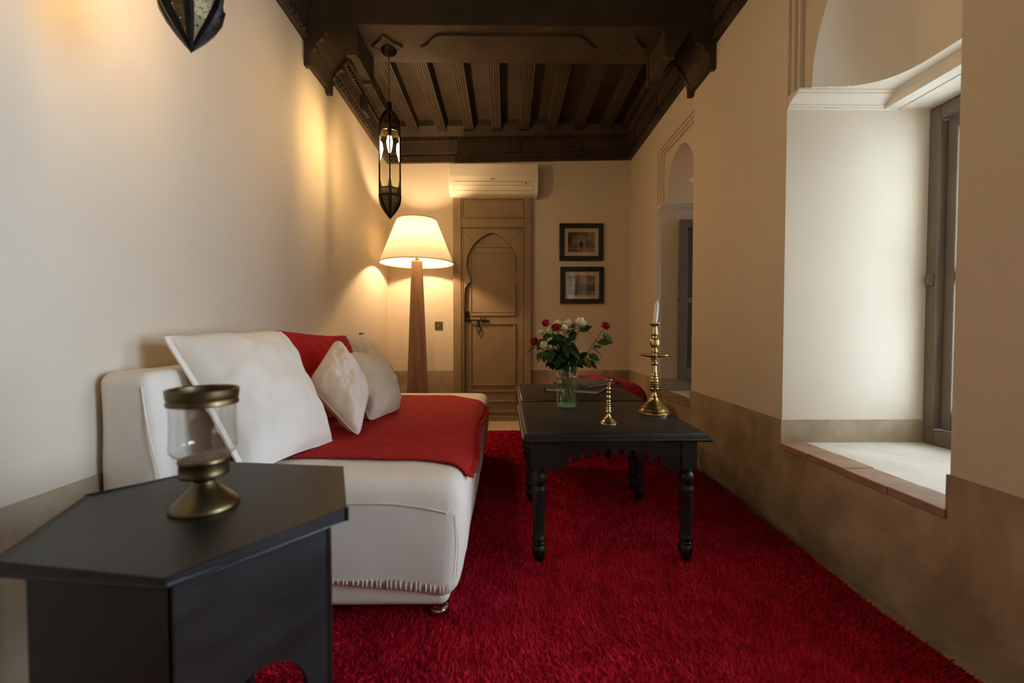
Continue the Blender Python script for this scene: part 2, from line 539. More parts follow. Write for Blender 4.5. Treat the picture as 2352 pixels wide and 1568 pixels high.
for ni, (y0, y1, zm, ar, zt) in enumerate(NICHES):
    yc = (y0 + y1) / 2; hw = (y1 - y0) / 2 - 0.08
    xr = XR + 0.045
    ztop_m = zm + 0.045
    # reveal: jambs, soffit and outer sill
    rv = MB()
    for yy in (y0, y1):
        rv.quad((XR, yy, SILL), (X_OUT, yy, SILL), (X_OUT, yy, zm), (XR, yy, zm))
    rv.quad((1.55, y0, zm), (X_OUT, y0, zm), (X_OUT, y1, zm), (1.55, y1, zm))
    rv.quad((1.55, y0, zm), (1.55, y1, zm), (1.55, y1, ztop_m), (1.55, y0, ztop_m))
    rv.build('niche_reveal', 'niche', wall_right)
    # rectangular recess above with an arched opening
    arch = [(yc + hw * math.cos(t), ztop_m + ar * math.sin(t)) for t in [PI * k / 40 for k in range(41)]]
    pl = [(y0, ztop_m), (yc - hw, ztop_m)] + list(reversed(arch))[1:-1] + [(yc + hw, ztop_m), (y1, ztop_m), (y1, zt), (y0, zt)]
    rc = MB()
    tri = tessellate_polygon([[Vector((p[0], p[1], 0)) for p in pl]])
    rc.add([(xr, p[0], p[1]) for p in pl], [tuple(t) for t in tri])
    for yy, s in ((y0, 1), (y1, -1)):
        rc.quad((XR, yy, zm), (xr, yy, zm), (xr, yy, zt), (XR, yy, zt))
    rc.quad((XR, y0, zt), (XR, y1, zt), (xr, y1, zt), (xr, y0, zt))
    rc.build('arch_panel', 'plaster', wall_right)
    # stepped border inside the recess
    bd = MB()
    for k, (ins, d0) in enumerate(((0.0, 0.012), (0.016, 0.026))):
        x0 = XR + d0
        bd.box(x0, xr, y0 + ins, y0 + ins + 0.016, zm + 0.04, zt - ins)
        bd.box(x0, xr, y1 - ins - 0.016, y1 - ins, zm + 0.04, zt - ins)
        bd.box(x0, xr, y0 + ins + 0.016, y1 - ins - 0.016, zt - ins - 0.016, zt - ins)
    bd.build('arch_border', 'plaster', wall_right, bevel=0.003)
    # concave arched head of the niche
    dep = 0.29; ex = 2.0 / 3.4

    def head(u, v):
        q = math.sin(v * PI / 2)
        z = ztop_m + ar * q
        s = math.sqrt(max(0, 1 - q * q))
        th = u * PI
        c = math.cos(th); sn = math.sin(th)
        return (xr + dep * (s ** 0.45 if s > 0 else 0) * abs(sn) ** ex, yc + hw * s * math.copysign(abs(c) ** ex, c), z)
    MB().grid(head, 48, 20).build('niche_head', 'niche', wall_right, smooth=60)
    # ledge between the wide lower niche and the narrow head
    el = []
    for k in range(33):
        th = PI * k / 32
        c = math.cos(th); sn = math.sin(th)
        el.append((xr + dep * abs(sn) ** ex, yc + hw * math.copysign(abs(c) ** ex, c)))
    pl = [(xr, y0), (1.56, y0), (1.56, y1), (xr, y1)] + el
    tri = tessellate_polygon([[Vector((p[0], p[1], 0)) for p in pl]])
    MB().add([(p[0], p[1], ztop_m) for p in pl], [tuple(t) for t in tri]).build('niche_ledge', 'niche', wall_right)
    # cornice moulding sweeping round the niche
    prof = [(0.0, zm - 0.004), (0.004, zm), (0.004, zm + 0.006), (0.012, zm + 0.008), (0.012, zm + 0.014), (0.022, zm + 0.018),
            (0.034, zm + 0.026), (0.050, zm + 0.031), (0.058, zm + 0.032), (0.058, zm + 0.038), (0.070, zm + 0.040), (0.070, ztop_m + 0.003), (0.0, ztop_m + 0.003)]
    XT = 1.606
    mo = MB(); sec = []
    for (px, py, nx, ny) in ((XR + 0.002, y1, 0, -1), (XT, y1, -1, -1), (XT, y0, -1, 1), (XR + 0.002, y0, 0, 1)):
        sec.append([(px + nx * o, py + ny * o, z) for o, z in prof])
    n = len(prof)
    for s in sec:
        mo.v += s
    for a in range(3):
        for k in range(n):
            j = (k + 1) % n
            mo.f.append((a * n + k, a * n + j, (a + 1) * n + j, (a + 1) * n + k))
    mo.f.append(tuple(range(n))); mo.f.append(tuple(3 * n + k for k in reversed(range(n))))
    mo.build('niche_cornice', 'niche', wall_right, recalc=True)
    # sill slab and its row of edge tiles
    MB().box(XR + 0.097, X_OUT, y0, y1, SILL - 0.05, SILL).build('sill_slab', 'sill', wall_right)
    nt_ = 4; g = 0.004; tw = (y1 - y0) / nt_
    t0 = None
    for k in range(nt_):
        if t0 is None:
            t0 = MB().box(-0.012, 0.10, g / 2, tw - g / 2, -0.022, 0.003).build('tile', 'terracotta', wall_right, bevel=0.003)
            t0.location = (XR, y0, SILL)
        else:
            inst(t0, wall_right, (XR, y0 + k * tw, SILL - 0.002 * (k % 2)))
    MB().box(XR - 0.003, XR + 0.1, y0, y1, SILL - 0.05, SILL - 0.006).build('tile_bed', 'sill', wall_right)

# dado bands
db = MB()
segs = []
prev = YF
for (y0, y1, *_r) in sorted(NICHES):
    segs.append((prev, y0)); prev = y1
segs.append((prev, YB))
for a, b in segs:
    db.box(XR - 0.006, XR + 0.001, a, b, 0, DADO)
for (y0, y1, *_r) in NICHES:
    db.box(XR - 0.006, XR + 0.001, y0, y1, 0, SILL - 0.022)
    db.box(XR - 0.006, X_WIN - 0.02, y1 - 0.005, y1 + 0.001, SILL, DADO)
    db.box(XR - 0.006, X_WIN - 0.02, y0 - 0.001, y0 + 0.005, SILL, DADO)
struct(db.build('baseboard_right', 'dado'), 'tan polished plaster dado below the window niches')
struct(MB().box(XL, XL + 0.006, YF, YB, 0, DADO - 0.012).build('baseboard_left', 'dado'), 'tan polished plaster dado behind the sofa')
bb = MB().box(XL, -0.491, YB - 0.006, YB, 0, DADO - 0.006).box(0.226, XR, YB - 0.006, YB, 0, DADO - 0.002)
struct(bb.build('baseboard_back', 'dado'), 'tan polished plaster dado either side of the door')


# windows ------------------------------------------------------------
def sash(name, parent, wdt, hgt, t=0.04, st=0.055, mid=True, pane='pane'):
    """a casement leaf in its own frame: x along the width, z up, y thickness"""
    e = MB()
    e.box(0, st, 0, t, 0, hgt); e.box(wdt - st, wdt, 0, t, 0, hgt)
    e.box(st, wdt - st, 0, t, 0, st + 0.03); e.box(st, wdt - st, 0, t, hgt - st, hgt)
    if mid:
        e.box(st, wdt - st, 0, t, hgt * 0.48, hgt * 0.48 + 0.04)
    o = e.build(name, 'win_frame', parent, bevel=0.004)
    b = MB()
    zs = [(st + 0.03, hgt * 0.48), (hgt * 0.48 + 0.04, hgt - st)] if mid else [(st + 0.03, hgt - st)]
    for z0, z1 in zs:
        b.box(st, st + 0.008, -0.004, 0.006, z0, z1); b.box(wdt - st - 0.008, wdt - st, -0.004, 0.006, z0, z1)
        b.box(st, wdt - st, -0.004, 0.006, z0, z0 + 0.008); b.box(st, wdt - st, -0.004, 0.006, z1 - 0.008, z1)
    b.build('glazing_bead', 'matboard', o)
    for z0, z1 in zs:
        MB().box(st, wdt - st, t * 0.45, t * 0.45 + 0.004, z0, z1).build('pane', pane, o)
    return o


for ni, (y0, y1, zm, ar, zt) in enumerate(NICHES):
    W = sempty('window_%d' % (ni + 1), ['taupe casement window standing open in the far niche', 'taupe casement window closed in the near niche',
                                        'added unseen taupe casement window beside the viewer'][ni])
    fr = MB()
    fw = 0.045
    x0, x1 = X_WIN - 0.02, X_WIN + 0.05
    fr.box(x0, x1, y1 - fw, y1 - 0.001, SILL + 0.001, zm - 0.001); fr.box(x0, x1, y0 + 0.001, y0 + fw, SILL + 0.001, zm - 0.001)
    fr.box(x0, x1, y0 + fw, y1 - fw, zm - 0.06, zm - 0.001); fr.box(x0, x1, y0 + fw, y1 - fw, SILL + 0.001, SILL + 0.06)
    fr.build('window_frame', 'win_frame', W, bevel=0.005)
    hh = zm - 0.064 - (SILL + 0.064)
    half = (y1 - y0 - 2 * fw) / 2
    if ni == 0:
        s = sash('casement', W, 0.44, 1.205, 0.035, 0.062)
        s.location = (1.745, y1 - 0.012, SILL + 0.095); s.rotation_euler = (0, 0, PI + 0.03)
        # the ring pull on the free edge
        rp = MB().tube([(0.425 + 0.0, -0.012 + 0.0, 0.62), (0.425, -0.03, 0.62)], 0.004, 6)
        ring = [(0.435 + 0.016 * math.cos(q), 0.02 + 0.004, 0.60 + 0.016 * math.sin(q)) for q in [2 * PI * k / 20 for k in range(20)]]
        rp.tube(ring, 0.0025, 6, closed=True)
        rp.build('ring_pull', 'iron', s)
        s2 = sash('casement', W, half, hh, 0.035, 0.05)
        s2.location = (X_WIN + 0.02, y0 + fw + half, SILL + 0.064); s2.rotation_euler = (0, 0, -PI / 2)
    else:
        for k in range(2):
            s = sash('casement', W, half - 0.002, hh, 0.035, 0.04, pane='pane' if ni == 1 else 'pane_clear')
            s.location = (X_WIN + 0.045, y0 + fw + half * k + 0.001, SILL + 0.064); s.rotation_euler = (0, 0, PI / 2)
        lt = MB().box(x0 - 0.012, x0, y1 - 0.035, y1 - 0.015, 1.02, 1.07).box(x0 - 0.02, x0 - 0.01, y1 - 0.03, y1 - 0.022, 1.035, 1.055)
        lt.build('latch', 'win_frame', W, bevel=0.003)
    if ni == 0:
        sh = MB()  # shutter leaves added, nearly closed to keep daylight out of the far niche
        sh.box(0, 0.025, 0.002, half + 0.02, SILL + 0.01, zm - 0.01)
        sh = sh.build('added_shutter', 'win_frame', W, bevel=0.003)
        sh.location = (X_WIN + 0.075, y0 + 0.02, 0)
        s3 = inst(sh, W, (X_WIN + 0.105, y1 - 0.02, 0), (0, 0, PI + 0.07))
    # daylight portal in the outer opening
    ld = bpy.data.lights.new('window_portal', 'AREA'); ld.shape = 'RECTANGLE'
    ld.size = zm - SILL - 0.02; ld.size_y = y1 - y0 - 0.02; ld.energy = 1.0
    ld.cycles.is_portal = True
    lo = bpy.data.objects.new('window_portal', ld); COL.objects.link(lo)
    lo.location = (X_OUT + 0.01, (y0 + y1) / 2, (zm + SILL) / 2); lo.rotation_euler = (0, PI / 2, 0)

# ceiling ------------------------------------------------------------
ce = MB()
ny = 24
for k in range(ny):
    a = YF + (YB - YF) * k / ny; b = YF + (YB - YF) * (k + 1) / ny
    ce.quad((XL, a, ZCEIL), (XL, b, ZCEIL), (XR, b, ZCEIL), (XR, a, ZCEIL))
ce.map(warp)
ceiling = ce.build('ceiling', 'cedar')
struct(ceiling, 'dark carved cedar ceiling with grooved joists')


def joist_mesh(y0, y1, xc):
    hwj = 0.043; g = 0.004; d = 0.008
    pts = [(-hwj, ZCEIL + 0.01), (-hwj, ZJ)]
    for c in (-0.026, -0.010, 0.010, 0.026):
        pts += [(c - g / 2, ZJ), (c - g / 2, ZJ + d), (c + g / 2, ZJ + d), (c + g / 2, ZJ)]
    pts += [(hwj, ZJ), (hwj, ZCEIL + 0.01)]
    m = MB()
    n = len(pts); ns = 10
    for s in range(ns + 1):
        y = y0 + (y1 - y0) * s / ns
        m.v += [(xc + p[0], y, p[1]) for p in pts]
    for s in range(ns):
        for k in range(n - 1):
            m.f.append((s * n + k, s * n + k + 1, (s + 1) * n + k + 1, (s + 1) * n + k))
    return m.map(warp)


JX = [-1.035, -0.835, -0.588, -0.340, -0.094, 0.156, 0.406, 0.652, 0.896, 1.09]
for xj in JX:
    joist_mesh(BEAM_Y1, YB - 0.04, xj).build('joist', 'cedar', ceiling)
for xj in JX:
    joist_mesh(YF, BEAM_Y0, xj).build('joist', 'cedar', ceiling)

# main beam with raised cartouche and lozenges
be = MB().box(XL, XR, BEAM_Y0, BEAM_Y1, BEAM_Z, ZCEIL + 0.02)
beam = be.build('trim_1', 'cedar', bevel=0.004)
struct(beam, 'dark cedar main beam crossing the ceiling')


def ogee(x0, x1, yc, h, tip):
    """long pointed cartouche outline"""
    pts = []
    for s, xa, xb in ((1, x0, x1), (-1, x1, x0)):
        d = 1 if xb > xa else -1
        pts += [(xa, yc), (xa + d * tip * 0.18, yc + s * h * 0.10), (xa + d * tip * 0.40, yc + s * h * 0.30), (xa + d * tip * 0.55, yc + s * h * 0.62),
                (xa + d * tip * 0.75, yc + s * h * 0.88), (xa + d * tip, yc + s * h), (xb - d * tip, yc + s * h), (xb - d * tip * 0.75, yc + s * h * 0.88),
                (xb - d * tip * 0.55, yc + s * h * 0.62), (xb - d * tip * 0.40, yc + s * h * 0.30), (xb - d * tip * 0.18, yc + s * h * 0.10)]
    return pts


ymid = (BEAM_Y0 + BEAM_Y1) / 2
MB().prism(ogee(-0.50, 0.53, ymid, 0.10, 0.13), 'z', BEAM_Z - 0.012, BEAM_Z + 0.002).build('cartouche', 'cedar', beam, bevel=0.004)
loz = [(-0.09, 0), (-0.06, 0.02), (-0.035, 0.045), (-0.02, 0.065), (0, 0.095), (0.02, 0.065), (0.035, 0.045), (0.06, 0.02), (0.09, 0),
       (0.06, -0.02), (0.035, -0.045), (0.02, -0.065), (0, -0.095), (-0.02, -0.065), (-0.035, -0.045), (-0.06, -0.02)]
for cx in (-0.695, 0.725):
    MB().prism([(cx + a, ymid + b) for a, b in loz], 'z', BEAM_Z - 0.010, BEAM_Z + 0.002).build('lozenge', 'cedar', beam, bevel=0.003)

# corbels under the beam ends
cprof = [(0.0, 2.272), (0.034, 2.272), (0.036, 2.325), (0.046, 2.356), (0.060, 2.370), (0.064, 2.388), (0.085, 2.408), (0.104, 2.418), (0.110, 2.440),
         (0.128, 2.456), (0.140, 2.480), (0.152, 2.456), (0.170, 2.440), (0.176, 2.418), (0.195, 2.408), (0.214, 2.388), (0.219, 2.366), (0.228, 2.330),
         (0.280, 2.330), (0.286, 2.342), (0.286, BEAM_Z + 0.004), (0.0, BEAM_Z + 0.004)]
for side in (-1, 1):
    X = XL if side < 0 else XR
    s = 1 if side < 0 else -1
    C_ = sempty('trim_%d' % (2 if side < 0 else 3), 'carved cedar corbel with a pointed scalloped arch on the ' + ('sofa wall' if side < 0 else 'window wall'))
    inner = [(X + s * d, z) for d, z in [(0, 2.295), (0.026, 2.295), (0.034, 2.34), (0.056, 2.39), (0.09, 2.435), (0.14, 2.49), (0.19, 2.435), (0.215, 2.39), (0.232, 2.345), (0.280, 2.345), (0.280, BEAM_Z + 0.004), (0, BEAM_Z + 0.004)]]
    MB().prism(inner, 'y', BEAM_Y0 + 0.02, 2.70).build('corbel_body', 'cedar', C_, bevel=0.002)
    edge = [(X + s * d, z) for d, z in cprof]
    MB().prism(edge, 'y', BEAM_Y0 - 0.008, BEAM_Y0 + 0.020).build('corbel_board', 'cedar', C_, bevel=0.002)
    MB().prism(edge, 'y', 2.69, 2.72).build('corbel_board', 'cedar', C_, bevel=0.002)


# carved frieze round the room
def frieze(name, label, p0, p1, nrm, blocks, bz=0.0):
    """a carved frieze from p0 to p1 (plan), nrm points into the room"""
    F = sempty(name, label)
    d = Vector((p1[0] - p0[0], p1[1] - p0[1], 0)); L = d.length; d.normalize()
    n = Vector((nrm[0], nrm[1], 0))
    o = Vector((p0[0], p0[1], 0))

    def T(p):
        q = o + d * p[0] + n * p[1]
        return warp((q.x, q.y, p[2] + bz))
    ns = max(8, int(L / 0.15))

    def strip(z0, z1, t):
        m = MB()
        for k in range(ns):
            a = L * k / ns; b = L * (k + 1) / ns
            m.box(a, b, -0.001, t, z0, z1)
        return m
    strip(2.408, 2.462, 0.024).map(T).build('lower_band', 'cedar', F)
    strip(2.462, 2.484, 0.014).map(T).build('groove', 'cedar', F)
    strip(2.484, 2.588, 0.030).map(T).build('panel_board', 'cedar', F)
    strip(2.588, 2.600, 0.042).map(T).build('fillet', 'cedar', F)
    strip(2.600, 2.634, 0.030).map(T).build('rope_bed', 'cedar', F)
    m = MB()
    for k in range(ns):
        a = L * k / ns; b = L * (k + 1) / ns
        m.add([(a, 0, 2.634), (b, 0, 2.634), (b, 0.034, 2.634), (a, 0.034, 2.634), (a, 0, 2.71), (b, 0, 2.71), (b, 0.075, 2.71), (a, 0.075, 2.71)],
              [(0, 3, 2, 1), (4, 5, 6, 7), (3, 2, 6, 7), (0, 1, 5, 4)])
    strip(2.71, ZCEIL + 0.01, 0.08).map(T).build('top_board', 'cedar', F)
    m.map(T).build('cove', 'cedar', F)
    # rope: slanted beads
    rp = MB(); k = 0.0; st = 0.036
    while k < L - st:
        rp.add([(k, 0.030, 2.603), (k + 0.022, 0.030, 2.603), (k + 0.036, 0.030, 2.631), (k + 0.014, 0.030, 2.631),
                (k + 0.008, 0.043, 2.608), (k + 0.018, 0.043, 2.608), (k + 0.028, 0.043, 2.626), (k + 0.018, 0.043, 2.626)],
               [(4, 5, 6, 7), (0, 1, 5, 4), (1, 2, 6, 5), (2, 3, 7, 6), (3, 0, 4, 7)])
        k += st
    rp.map(T).build('rope_moulding', 'cedar', F)
    # zigzag lattice on the lower band
    zz = MB(); k = 0.0; st = 0.09
    while k < L - st:
        for (a, za, b, zb) in ((0, 2.414, st / 2, 2.450), (st / 2, 2.450, st, 2.414), (0, 2.450, st / 2, 2.414), (st / 2, 2.414, st, 2.450)):
            wz = 0.005
            zz.add([(k + a, 0.024, za - wz), (k + b, 0.024, zb - wz), (k + b, 0.024, zb + wz), (k + a, 0.024, za + wz), (k + a, 0.031, za), (k + b, 0.031, zb)],
                   [(0, 1, 5, 4), (2, 3, 4, 5)])
        k += st
    for zb in (2.411, 2.456):
        for q in range(ns):
            zz.box(L * q / ns, L * (q + 1) / ns, 0.024, 0.030, zb - 0.003, zb + 0.003)
    zz.map(T).build('zigzag_carving', 'cedar', F)
    # bracket blocks
    for c in blocks:
        bl = MB().box(c - 0.055, c + 0.055, 0.02, 0.046, 2.492, 2.602).box(c - 0.062, c + 0.062, 0.02, 0.052, 2.484, 2.495)
        bl.map(T).build('bracket_block', 'cedar', F)
        gr = MB()
        for q in range(5):
            z = 2.505 + q * 0.019
            for sx in (-1, 1):
                x = c + sx * 0.036
                gr.add([(x - 0.014, 0.046, z), (x + 0.014, 0.046, z + 0.012), (x + 0.014, 0.046, z + 0.024), (x - 0.014, 0.046, z + 0.012), (x, 0.054, z + 0.012)],
                       [(0, 1, 4), (1, 2, 4), (2, 3, 4), (3, 0, 4)])
        gr.box(c - 0.012, c - 0.006, 0.046, 0.053, 2.51, 2.60).box(c + 0.006, c + 0.012, 0.046, 0.053, 2.51, 2.60)
        gr.map(T).build('block_carving', 'cedar', F)
    return F


frieze('trim_4', 'carved cedar frieze above the door wall', (XL, YB), (XR, YB), (0, -1), [0.02 + XL * 0, 0.60, 1.165, 1.73])
frieze('trim_5', 'carved cedar frieze along the top of the sofa wall', (XL, YF), (XL, YB), (1, 0), [3.32 - YF - 0.57, 3.32 - YF, 3.87 - YF, 3.9 - YF - 1.72])
frieze('trim_6', 'carved cedar frieze along the top of the window wall', (XR, YF), (XR, YB), (-1, 0), [3.32 - YF - 0.57, 3.32 - YF, 3.87 - YF])

# door ---------------------------------------------------------------
D = sempty('door_1', 'taupe painted wooden door in a frame with a keyhole arch')
dx0, dx1, dh = -0.491, 0.225, 2.082
YD = YB
fr = MB()
fr.box(dx0, dx0 + 0.075, YD - 0.062, YD, 0, dh); fr.box(dx1 - 0.066, dx1, YD - 0.062, YD, 0, dh)
fr.box(dx0 + 0.075, dx1 - 0.066, YD - 0.062, YD, 2.03, dh); fr.box(dx0 + 0.075, dx1 - 0.066, YD - 0.062, YD, 1.772, 1.856)
fr.build('door_frame', 'door', D, bevel=0.004)
MB().box(dx0 + 0.075, dx1 - 0.066, YD - 0.046, YD, 1.856, 2.03).build('transom_panel', 'door', D)


def bead_rect(x0, x1, z0, z1, yf, w=0.014, t=0.012):
    m = MB()
    for (a, b, c, d_) in ((x0, x1, z0, z0 + w), (x0, x1, z1 - w, z1), (x0, x0 + w, z0 + w, z1 - w), (x1 - w, x1, z0 + w, z1 - w)):
        m.box(a, b, yf - t, yf + 0.002, c, d_)
    return m


bead_rect(dx0 + 0.079, dx1 - 0.070, 1.860, 2.026, YD - 0.046, 0.013, 0.011).build('panel_bead', 'door', D, bevel=0.003)
xc = -0.136
lft = [(-0.255, 0.085), (-0.255, 1.180), (-0.250, 1.182), (-0.250, 1.214), (-0.245, 1.232), (-0.232, 1.240), (-0.222, 1.252), (-0.230, 1.262), (-0.218, 1.266), (-0.204, 1.274),
       (-0.198, 1.292), (-0.204, 1.325), (-0.222, 1.370), (-0.233, 1.415), (-0.234, 1.455), (-0.226, 1.505), (-0.205, 1.560), (-0.175, 1.610), (-0.135, 1.655),
       (-0.085, 1.692), (-0.035, 1.718), (0.0, 1.730)]
hole = [(xc + a, z) for a, z in lft] + [(xc - a, z) for a, z in reversed(lft[:-1])]
ox0, ox1 = dx0 + 0.080, dx1 - 0.071
MB().prism([(ox0, 0.078), (ox1, 0.078), (ox1, 1.768), (ox0, 1.768)], 'y', YD - 0.052, YD - 0.014, holes=[hole]).build('arch_board', 'door', D, recalc=True)
bead_rect(ox0, ox1, 0.078, 1.768, YD - 0.052, 0.010, 0.007).build('panel_bead', 'door', D, bevel=0.002)
mj = MB()
for s in (-1, 1):
    mj.add([(xc + s * 0.160, YD - 0.0525, 1.632), (xc + s * 0.163, YD - 0.0525, 1.634), (xc + s * 0.276, YD - 0.0525, 1.757), (xc + s * 0.273, YD - 0.0525, 1.759)], [(0, 1, 2, 3)])
mj.build('mitre_joint', 'ink', D)
leaf = MB().box(xc - 0.262, xc + 0.262, YD - 0.012, YD - 0.001, 0.082, 1.74).build('door_leaf', 'door', D)
for z0, z1 in ((0.970, 1.562), (0.322, 0.903), (0.168, 0.276), (1.60, 1.625)):
    bead_rect(xc - 0.205, xc + 0.218, z0, z1, YD - 0.012, 0.014, 0.013).build('panel_bead', 'door', leaf, bevel=0.003)
MB().box(xc - 0.196, xc + 0.209, YD - 0.016, YD - 0.011, 1.0, 1.55).build('leaf_panel', 'door', leaf, bevel=0.003)
MB().box(dx0 + 0.075, dx1 - 0.066, YD - 0.070, YD, 0, 0.05).box(dx0 + 0.075, dx1 - 0.066, YD - 0.055, YD, 0.055, 0.076).build('threshold', 'door', D, bevel=0.004)
lk = MB().box(-0.386, -0.346, YD - 0.022, YD - 0.010, 0.955, 1.012)
lk.build('lock_plate', 'iron', D, bevel=0.003)
lk = MB().tube([(-0.366 + 0.012 * math.cos(q), YD - 0.026, 0.972 + 0.014 * math.sin(q)) for q in [2 * PI * k / 16 for k in range(16)]], 0.003, 6, closed=True)
lk.build('lock_ring', 'iron', D)
bo = MB().tube([(-0.388, YD - 0.034, 0.934), (-0.165, YD - 0.034, 0.923)], 0.0075, 8)
bo.tube([(-0.178, YD - 0.034, 0.9237), (-0.160, YD - 0.034, 0.9228)], 0.011, 8)
for bx, z in ((-0.372, 0.933), (-0.350, 0.932), (-0.232, 0.926), (-0.206, 0.925)):
    bo.box(bx - 0.006, bx + 0.006, YD - 0.042, YD - 0.012, z - 0.014, z + 0.018)
bo.tube([(-0.236, YD - 0.03, 0.938), (-0.246, YD - 0.03, 0.956)], [0.007, 0.003], 6).tube([(-0.206, YD - 0.03, 0.938), (-0.196, YD - 0.03, 0.956)], [0.007, 0.003], 6)
bo.build('bolt', 'iron', D, smooth=40)
hp = MB().lathe([(0.004, 0.93), (0.012, 0.915), (0.006, 0.895), (0.011, 0.885), (0.005, 0.872)], 10, (-0.262, YD - 0.03, 0))
hp.tube([(-0.262, YD - 0.03, 0.874), (-0.277, YD - 0.03, 0.862), (-0.279, YD - 0.03, 0.828), (-0.245, YD - 0.03, 0.828), (-0.247, YD - 0.03, 0.862)], 0.005, 6, closed=True)
hp.lathe([(0.0, 0.800), (0.006, 0.806), (0.003, 0.818), (0.003, 0.83)], 8, (-0.262, YD - 0.03, 0))
hp.build('hasp', 'iron', D, smooth=40)

# ================================================================== RUG
rug = thing('shag_rug', 'deep red shaggy wool rug covering the floor', 'rug')
rng = np.random.default_rng(4)


def rug_edge(y):
    return 1.118 + 0.012 * math.sin(3.1 * y + 0.5) + 0.006 * math.sin(8.7 * y)


RX0, RY0, RY1 = -0.93, 0.0, 3.565
rb = MB()


def rugfn(u, v):
    y = RY0 + (RY1 - RY0) * v
    x = RX0 + (rug_edge(y) - RX0) * u
    return (x, y, 0.010)


rb.grid(rugfn, 12, 60)
k0 = len(rb.v)
rb.grid(lambda u, v: (lambda p: (p[0], p[1], 0.0005))(rugfn(u, v)), 12, 60)
per = [i for i in range(13)] + [j * 13 + 12 for j in range(1, 61)] + [60 * 13 + i for i in range(11, -1, -1)] + [j * 13 for j in range(59, 0, -1)]
for a, b in zip(per, per[1:] + per[:1]):
    rb.f.append((a, b, b + k0, a + k0))
rb.build('rug_base', 'rug', rug)
# pile: tufts of wool, denser where the rug is close by
pts = []
for (ya, yb, dens) in ((0.55, 1.0, 52000), (1.0, 1.5, 46000), (1.5, 2.1, 30000), (2.1, 2.8, 17000), (2.8, 3.56, 11000)):
    xa = -0.9 if ya < 1.3 else -0.35
    n = int((yb - ya) * (1.13 - xa) * dens)
    pts.append(np.stack([rng.uniform(xa, 1.13, n), rng.uniform(ya, yb, n)], -1))
pts = np.concatenate(pts)
edge = 1.118 + 0.012 * np.sin(3.1 * pts[:, 1] + 0.5) + 0.006 * np.sin(8.7 * pts[:, 1])
pts = pts[pts[:, 0] < edge - 0.002]
n = len(pts)
# brushed swirls: the lean direction changes slowly across the rug
ang = 1.6 * np.sin(2.3 * pts[:, 0] + 1.1 * pts[:, 1]) + 1.3 * np.sin(1.7 * pts[:, 1] - 2.9 * pts[:, 0] + 1.0) + rng.normal(0, 0.9, n)
hgt = rng.uniform(0.008, 0.017, n)
lean = rng.uniform(0.006, 0.016, n)
wid = rng.uniform(0.0022, 0.0042, n) * np.clip(pts[:, 1] / 1.4, 0.9, 2.0)
bd = rng.uniform(0, PI, n)
V = np.zeros((n, 3, 3), np.float32)
V[:, 0, 0] = pts[:, 0] - np.cos(bd) * wid; V[:, 0, 1] = pts[:, 1] - np.sin(bd) * wid; V[:, 0, 2] = 0.008
V[:, 1, 0] = pts[:, 0] + np.cos(bd) * wid; V[:, 1, 1] = pts[:, 1] + np.sin(bd) * wid; V[:, 1, 2] = 0.008
V[:, 2, 0] = pts[:, 0] + np.cos(ang) * lean; V[:, 2, 1] = pts[:, 1] + np.sin(ang) * lean; V[:, 2, 2] = 0.008 + hgt
me = bpy.data.meshes.new('rug_pile')
me.vertices.add(n * 3); me.vertices.foreach_set('co', V.ravel())
me.loops.add(n * 3); me.loops.foreach_set('vertex_index', np.arange(n * 3, dtype=np.int32))
me.polygons.add(n); me.polygons.foreach_set('loop_start', np.arange(0, n * 3, 3, dtype=np.int32))
me.polygons.foreach_set('loop_total', np.full(n, 3, dtype=np.int32))
me.update(calc_edges=True); me.materials.append(M['pile'])
po = bpy.data.objects.new('rug_pile', me); COL.objects.link(po); po.parent = rug; po['kind'] = 'stuff'

# ================================================================== SOFA
sofa = thing('sofa', 'white slipcovered armless sofa along the plaster wall', 'sofa', (0, 0, 0))
SX0, SX1, SY0, SY1, SZ = -1.02, -0.118, 1.195, 2.90, 0.425


def seat_fn(p):
    x, y, z = p
    u = (x - SX0) / (SX1 - SX0); v = (y - SY0) / (SY1 - SY0)
    if z > 0.38:
        z += 0.012 * math.sin(PI * min(max(u, 0), 1)) * math.sin(PI * min(max(v, 0), 1))
    # the cover hem rides up between the corners
    if z < 0.14:
        e = min(abs(x - SX1), 0.6) / 0.6 if y < SY0 + 0.1 else min(abs(y - SY0), abs(y - SY1), 0.5) / 0.5
        z += 0.048 * min(1, e * 1.3)
    # lean and bulge of the skirts
    zz = (z - 0.07) / 0.35
    bul = 0.012 * math.sin(PI * min(max(zz, 0), 1))
    if x > SX1 - 0.08:
        x += bul - 0.030 * (1 - zz) * 0.8
    if y < SY0 + 0.08:
        y -= bul * 0.8
    q = noise.noise(Vector((x * 7, y * 7, z * 5))) * 0.004 + noise.noise(Vector((x * 18 + 3, y * 18, z * 9))) * 0.0016
    if z < 0.36:
        x += q * (x > SX1 - 0.1); y += q * (y < SY0 + 0.1)
    else:
        z += q * 0.8
    return (x, y, z)


MB().rbox(SX0, SX1, SY0, SY1, 0.072, SZ, 0.055, (18, 40, 12), seat_fn).build('seat_cover', 'sofa', sofa, smooth=70)
MB().rbox(SX0 + 0.02, SX1 - 0.045, SY0 + 0.018, SY1 - 0.02, 0.052, 0.20, 0.03, (6, 12, 4)).build('base', 'sofa', sofa, smooth=70)


def back_fn(p):
    x, y, z = p
    t = (z - 0.2) / 0.53
    front = (x + 1.085) / 0.20
    x = -1.085 + (x + 1.085) * (1.0 - 0.33 * max(0, min(1, t)))
    x += noise.noise(Vector((x * 6, y * 8, z * 6))) * 0.006
    y += noise.noise(Vector((x * 9, y * 2, z * 9 + 4))) * 0.006 * (y < 1.25)
    z += noise.noise(Vector((x * 3, y * 5, 1.3))) * 0.007 * (z > 0.6)
    return (x, y, z)


